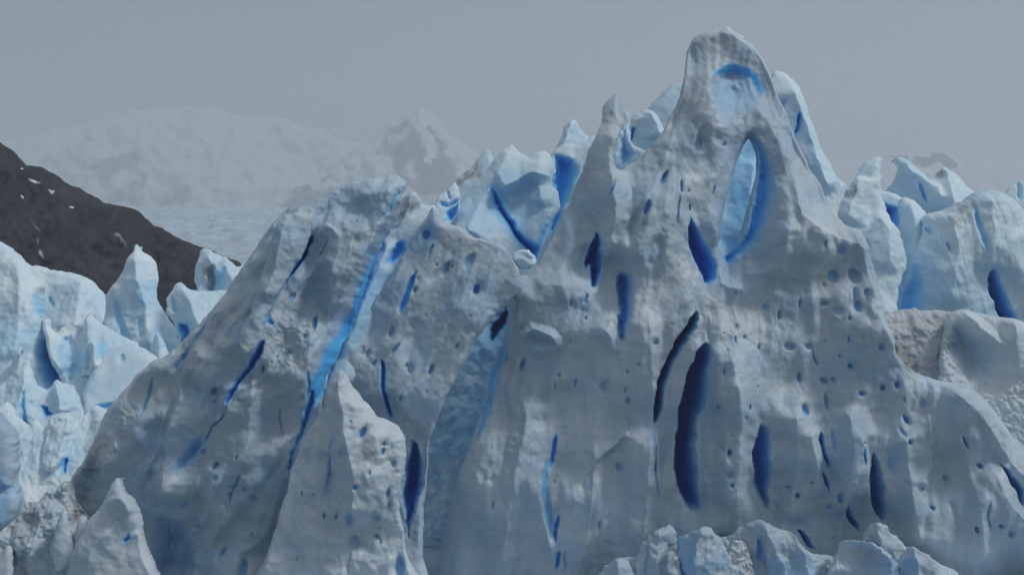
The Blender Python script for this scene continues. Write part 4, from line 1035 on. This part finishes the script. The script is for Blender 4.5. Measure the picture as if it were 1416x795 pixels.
# ---- seracs on the left
LG = 'bright seracs on the left'
body('serac', 305, [(-160, 600), (-160, 330), (-60, 322), (-10, 332), (2, 335), (18, 344), (34, 360), (44, 370), (49, 383), (59, 394), (56, 414), (57, 436), (62, 466), (76, 498), (86, 540), (90, 600)], M_CLEAN, step=1.5, R=14, cg=2.3, slope=0.77, dome=(12, 30), thick=50, amp=(12, 8, 3, .9), chop=1.5, bluen=.2, feats=[
    ('slot', [(46, 470), (60, 468), (64, 480), (74, 505), (84, 536), (66, 546), (52, 530), (44, 500)], 50, 9, .95, 5), ('groove', [(47, 408), (48, 420), (53, 438)], 5, 7, .5), ('dirt', [(52, 396), (60, 392), (56, 412), (50, 410)], 8, .5),
    ('crease', [(20, 346), (30, 390), (28, 450), (20, 500)], 50, 30, 9), ('tint', [(-20, 410), (20, 420), (30, 480), (-20, 500)], 40, .18)], label='large rounded serac with a dark blue cave at the left picture edge', cat='serac', group=LG)
body('serac', 335, [(20, 520), (30, 400), (44, 366), (66, 372), (88, 376), (102, 377), (116, 381), (130, 391), (141, 403), (150, 430), (170, 520)], M_CLEAN, step=1.5, R=9, cg=2.3, slope=0.99, dome=(8, 24), thick=40, amp=(10, 7, 2.6, .8), chop=1.2, feats=[('crease', [(116, 382), (112, 420), (104, 460)], 46, 26, 8), ('groove', [(66, 410), (74, 424)], 4, 4, .3)],
     label='broad low white serac between the left block and the pointed serac', cat='serac', group=LG)
body('serac', 320, [(136, 540), (144, 440), (146, 412), (150, 401), (160, 391), (168, 382), (176, 370), (183, 356), (186, 344), (189, 336), (194, 343), (203, 350), (210, 353), (216, 362), (219, 383), (218, 412), (228, 431), (240, 450), (246, 470), (250, 540)], M_CLEAN, step=1.3, R=9, cg=2.3, slope=0.62, dome=(10, 22), thick=34, amp=(10, 7, 2.6, .8), chop=1.2, bluen=.2, feats=[
    ('crease', [(190, 340), (196, 390), (206, 440), (214, 490)], 46, 24, 12), ('groove', [(160, 420), (166, 450), (180, 480)], 8, 5, .35), ('groove', [(194, 440), (200, 470)], 8, 5, .3), ('tint', [(214, 450), (240, 470), (240, 500), (210, 500)], 24, .4)],
     label='sharply pointed pale blue serac standing against the dark hill', cat='serac', group=LG)
body('serac', 312, [(266, 450), (272, 400), (270, 384), (272, 364), (276, 348), (280, 343), (290, 345), (306, 354), (321, 361), (328, 368), (340, 365), (356, 372), (370, 450)], M_CLEAN, step=1.3, R=6, cg=2.3, slope=0.66, dome=(6, 16), thick=30, amp=(5, 3, 1.4, .5), feats=[
    ('crease', [(284, 346), (300, 372), (312, 368), (330, 400)], 30, 30, 9), ('slot', [(286, 372), (300, 366), (304, 390), (296, 404), (284, 404)], 14, 8, .1, 2), ('dirt', [(284, 368), (300, 364), (300, 384), (290, 402), (280, 402)], 14, .7), ('tint', [(300, 376), (312, 372), (308, 420), (298, 430)], 10, .5)],
     label='blocky serac with a silty hollow just left of the ridge', cat='serac', group=LG)
body('serac', 304, [(224, 540), (234, 500), (244, 472), (239, 446), (230, 434), (231, 414), (236, 403), (243, 393), (250, 390), (262, 397), (272, 402), (290, 402), (320, 404), (330, 470), (290, 540)], M_CLEAN, step=1.3, R=8, cg=2.3, slope=0.88, dome=(8, 18), thick=30, amp=(6, 4, 2, .7), chop=1.2, feats=[
    ('crease', [(250, 392), (268, 420), (276, 460)], 26, 30, 10), ('slot', [(246, 448), (262, 446), (266, 460), (254, 476), (240, 492), (246, 470)], 20, 7, .8, 7), ('groove', [(236, 410), (242, 432)], 5, 6, .4)],
     label='lumpy white serac cluster with a blue foot beside the ridge', cat='serac', group=LG)
body('serac', 297, [(98, 600), (88, 544), (76, 506), (66, 476), (60, 454), (61, 438), (68, 446), (76, 455), (83, 461), (85, 452), (97, 449), (107, 455), (113, 464), (118, 452), (120, 436), (124, 431), (136, 440), (150, 450), (164, 460), (180, 470), (196, 482), (206, 600)], M_CLEAN, step=1.3, R=7, cg=2.3, slope=0.84, dome=(8, 18), thick=30, amp=(10, 7, 3, .9), chop=1.5, feats=[
    ('crease', [(123, 433), (126, 470), (120, 520)], 18, 60, 11), ('crease', [(64, 442), (72, 480), (84, 520)], 14, 24, 9), ('dirt', [(86, 452), (106, 454), (104, 462), (90, 460)], 8, .5), ('slot', [(84, 466), (98, 464), (110, 474), (112, 510), (92, 530), (82, 500)], 10, 6, .25, 3), ('tint', [(128, 480), (150, 470), (140, 500), (120, 520)], 20, .4)],
     label='serrated pale ice crest in front of the pointed serac', cat='serac', group=LG)
body('ice_boulder', 290, [(108, 600), (111, 560), (114, 540), (127, 514), (138, 498), (146, 488), (155, 480), (172, 476), (192, 477), (208, 487), (222, 496), (240, 540), (230, 600)], M_CLEAN, step=1.3, R=14, cg=2.3, slope=1.00, dome=(8, 22), thick=30, amp=(7, 3.5, 1.2, .4), feats=[('pits', [(167, 496, 7, 5, 80, 4, .3)]), ('groove', [(124, 566), (144, 562), (170, 556)], 5, 8, .7)],
     label='big smooth white ice boulder lying against the ridge', cat='ice block', group=LG)
body('serac', 283, [(-100, 680), (-100, 540), (-30, 534), (0, 530), (12, 524), (22, 515), (30, 504), (37, 497), (44, 507), (50, 526), (60, 538), (68, 540), (74, 530), (78, 525), (90, 528), (104, 531), (107, 542), (110, 556), (120, 590), (120, 680)], M_CLEAN, step=1.3, R=7, cg=2.3, slope=0.99, dome=(8, 18), thick=30, amp=(7, 5, 2.4, .9), chop=2, feats=[
    ('crease', [(36, 500), (34, 540), (24, 590)], 24, 30, 9), ('slot', [(30, 545), (38, 540), (40, 580), (48, 600), (36, 604), (28, 590)], 14, 8, .5, 5), ('slot', [(52, 560), (64, 564), (72, 576), (60, 578)], 16, 5, .8, 4), ('crease', [(80, 527), (84, 550), (82, 570)], 10, 24, 9)],
     label='jagged small white seracs in front of the dark blue cave', cat='serac', group=LG)
body('ice_slope', 266, [(-90, 760), (-90, 596), (-40, 580), (-10, 570), (8, 556), (18, 562), (28, 578), (40, 588), (50, 578), (60, 592), (68, 576), (84, 570), (103, 573), (109, 588), (118, 574), (130, 562), (144, 566), (152, 578), (160, 566), (172, 600), (140, 720), (60, 780)], M_CLEAN, step=1.3, R=9, cg=2.3, slope=1.00, dome=(8, 20), thick=30, warp=(3, 1.5), amp=(9, 7, 3.2, 1.2, .5), chop=3, feats=[
    ('facet', [(68, 580), (100, 574), (96, 600), (84, 640), (62, 650), (56, 620)], 8, 6, .2, 0), ('slot', [(82, 640), (90, 632), (90, 652), (84, 656)], 14, 4, .9, 4), ('dirt', [(120, 600), (142, 580), (144, 600), (120, 640)], 20, .5)],
     label='bright broken ice slope below the left seracs', cat='ice rubble')


for (D, pts, lab) in ((289, [(4, 570), (10, 530), (18, 500), (24, 484), (29, 478), (34, 492), (38, 516), (46, 570)], 'slim white spike of ice below the big rounded block on the left'),
                      (293, [(190, 540), (202, 496), (210, 476), (216, 462), (221, 457), (227, 468), (236, 490), (250, 540)], 'short pale spike between the smooth boulder and the pointed serac'),
                      (287, [(80, 590), (88, 556), (95, 540), (100, 534), (108, 546), (116, 562), (124, 590)], 'little white ice tooth in front of the smooth boulder'),
                      (291, [(112, 520), (120, 486), (126, 472), (131, 468), (137, 480), (144, 496), (150, 520)], 'small sharp ice tooth leaning on the serrated crest')):
    body('ice_spike', D, pts, M_CLEAN, step=1.3, R=4, slope=.5, dome=(4, 9), thick=20, cg=2.2, amp=(6, 5, 2.4, .8), chop=1.2, smooth_outline=False, bluen=.3,
         feats=[('crease', [pts[len(pts) // 2], (pts[len(pts) // 2][0] + 4, pts[0][1] - 8)], 14, 24, 8)], label=lab, cat='serac', group=LG)
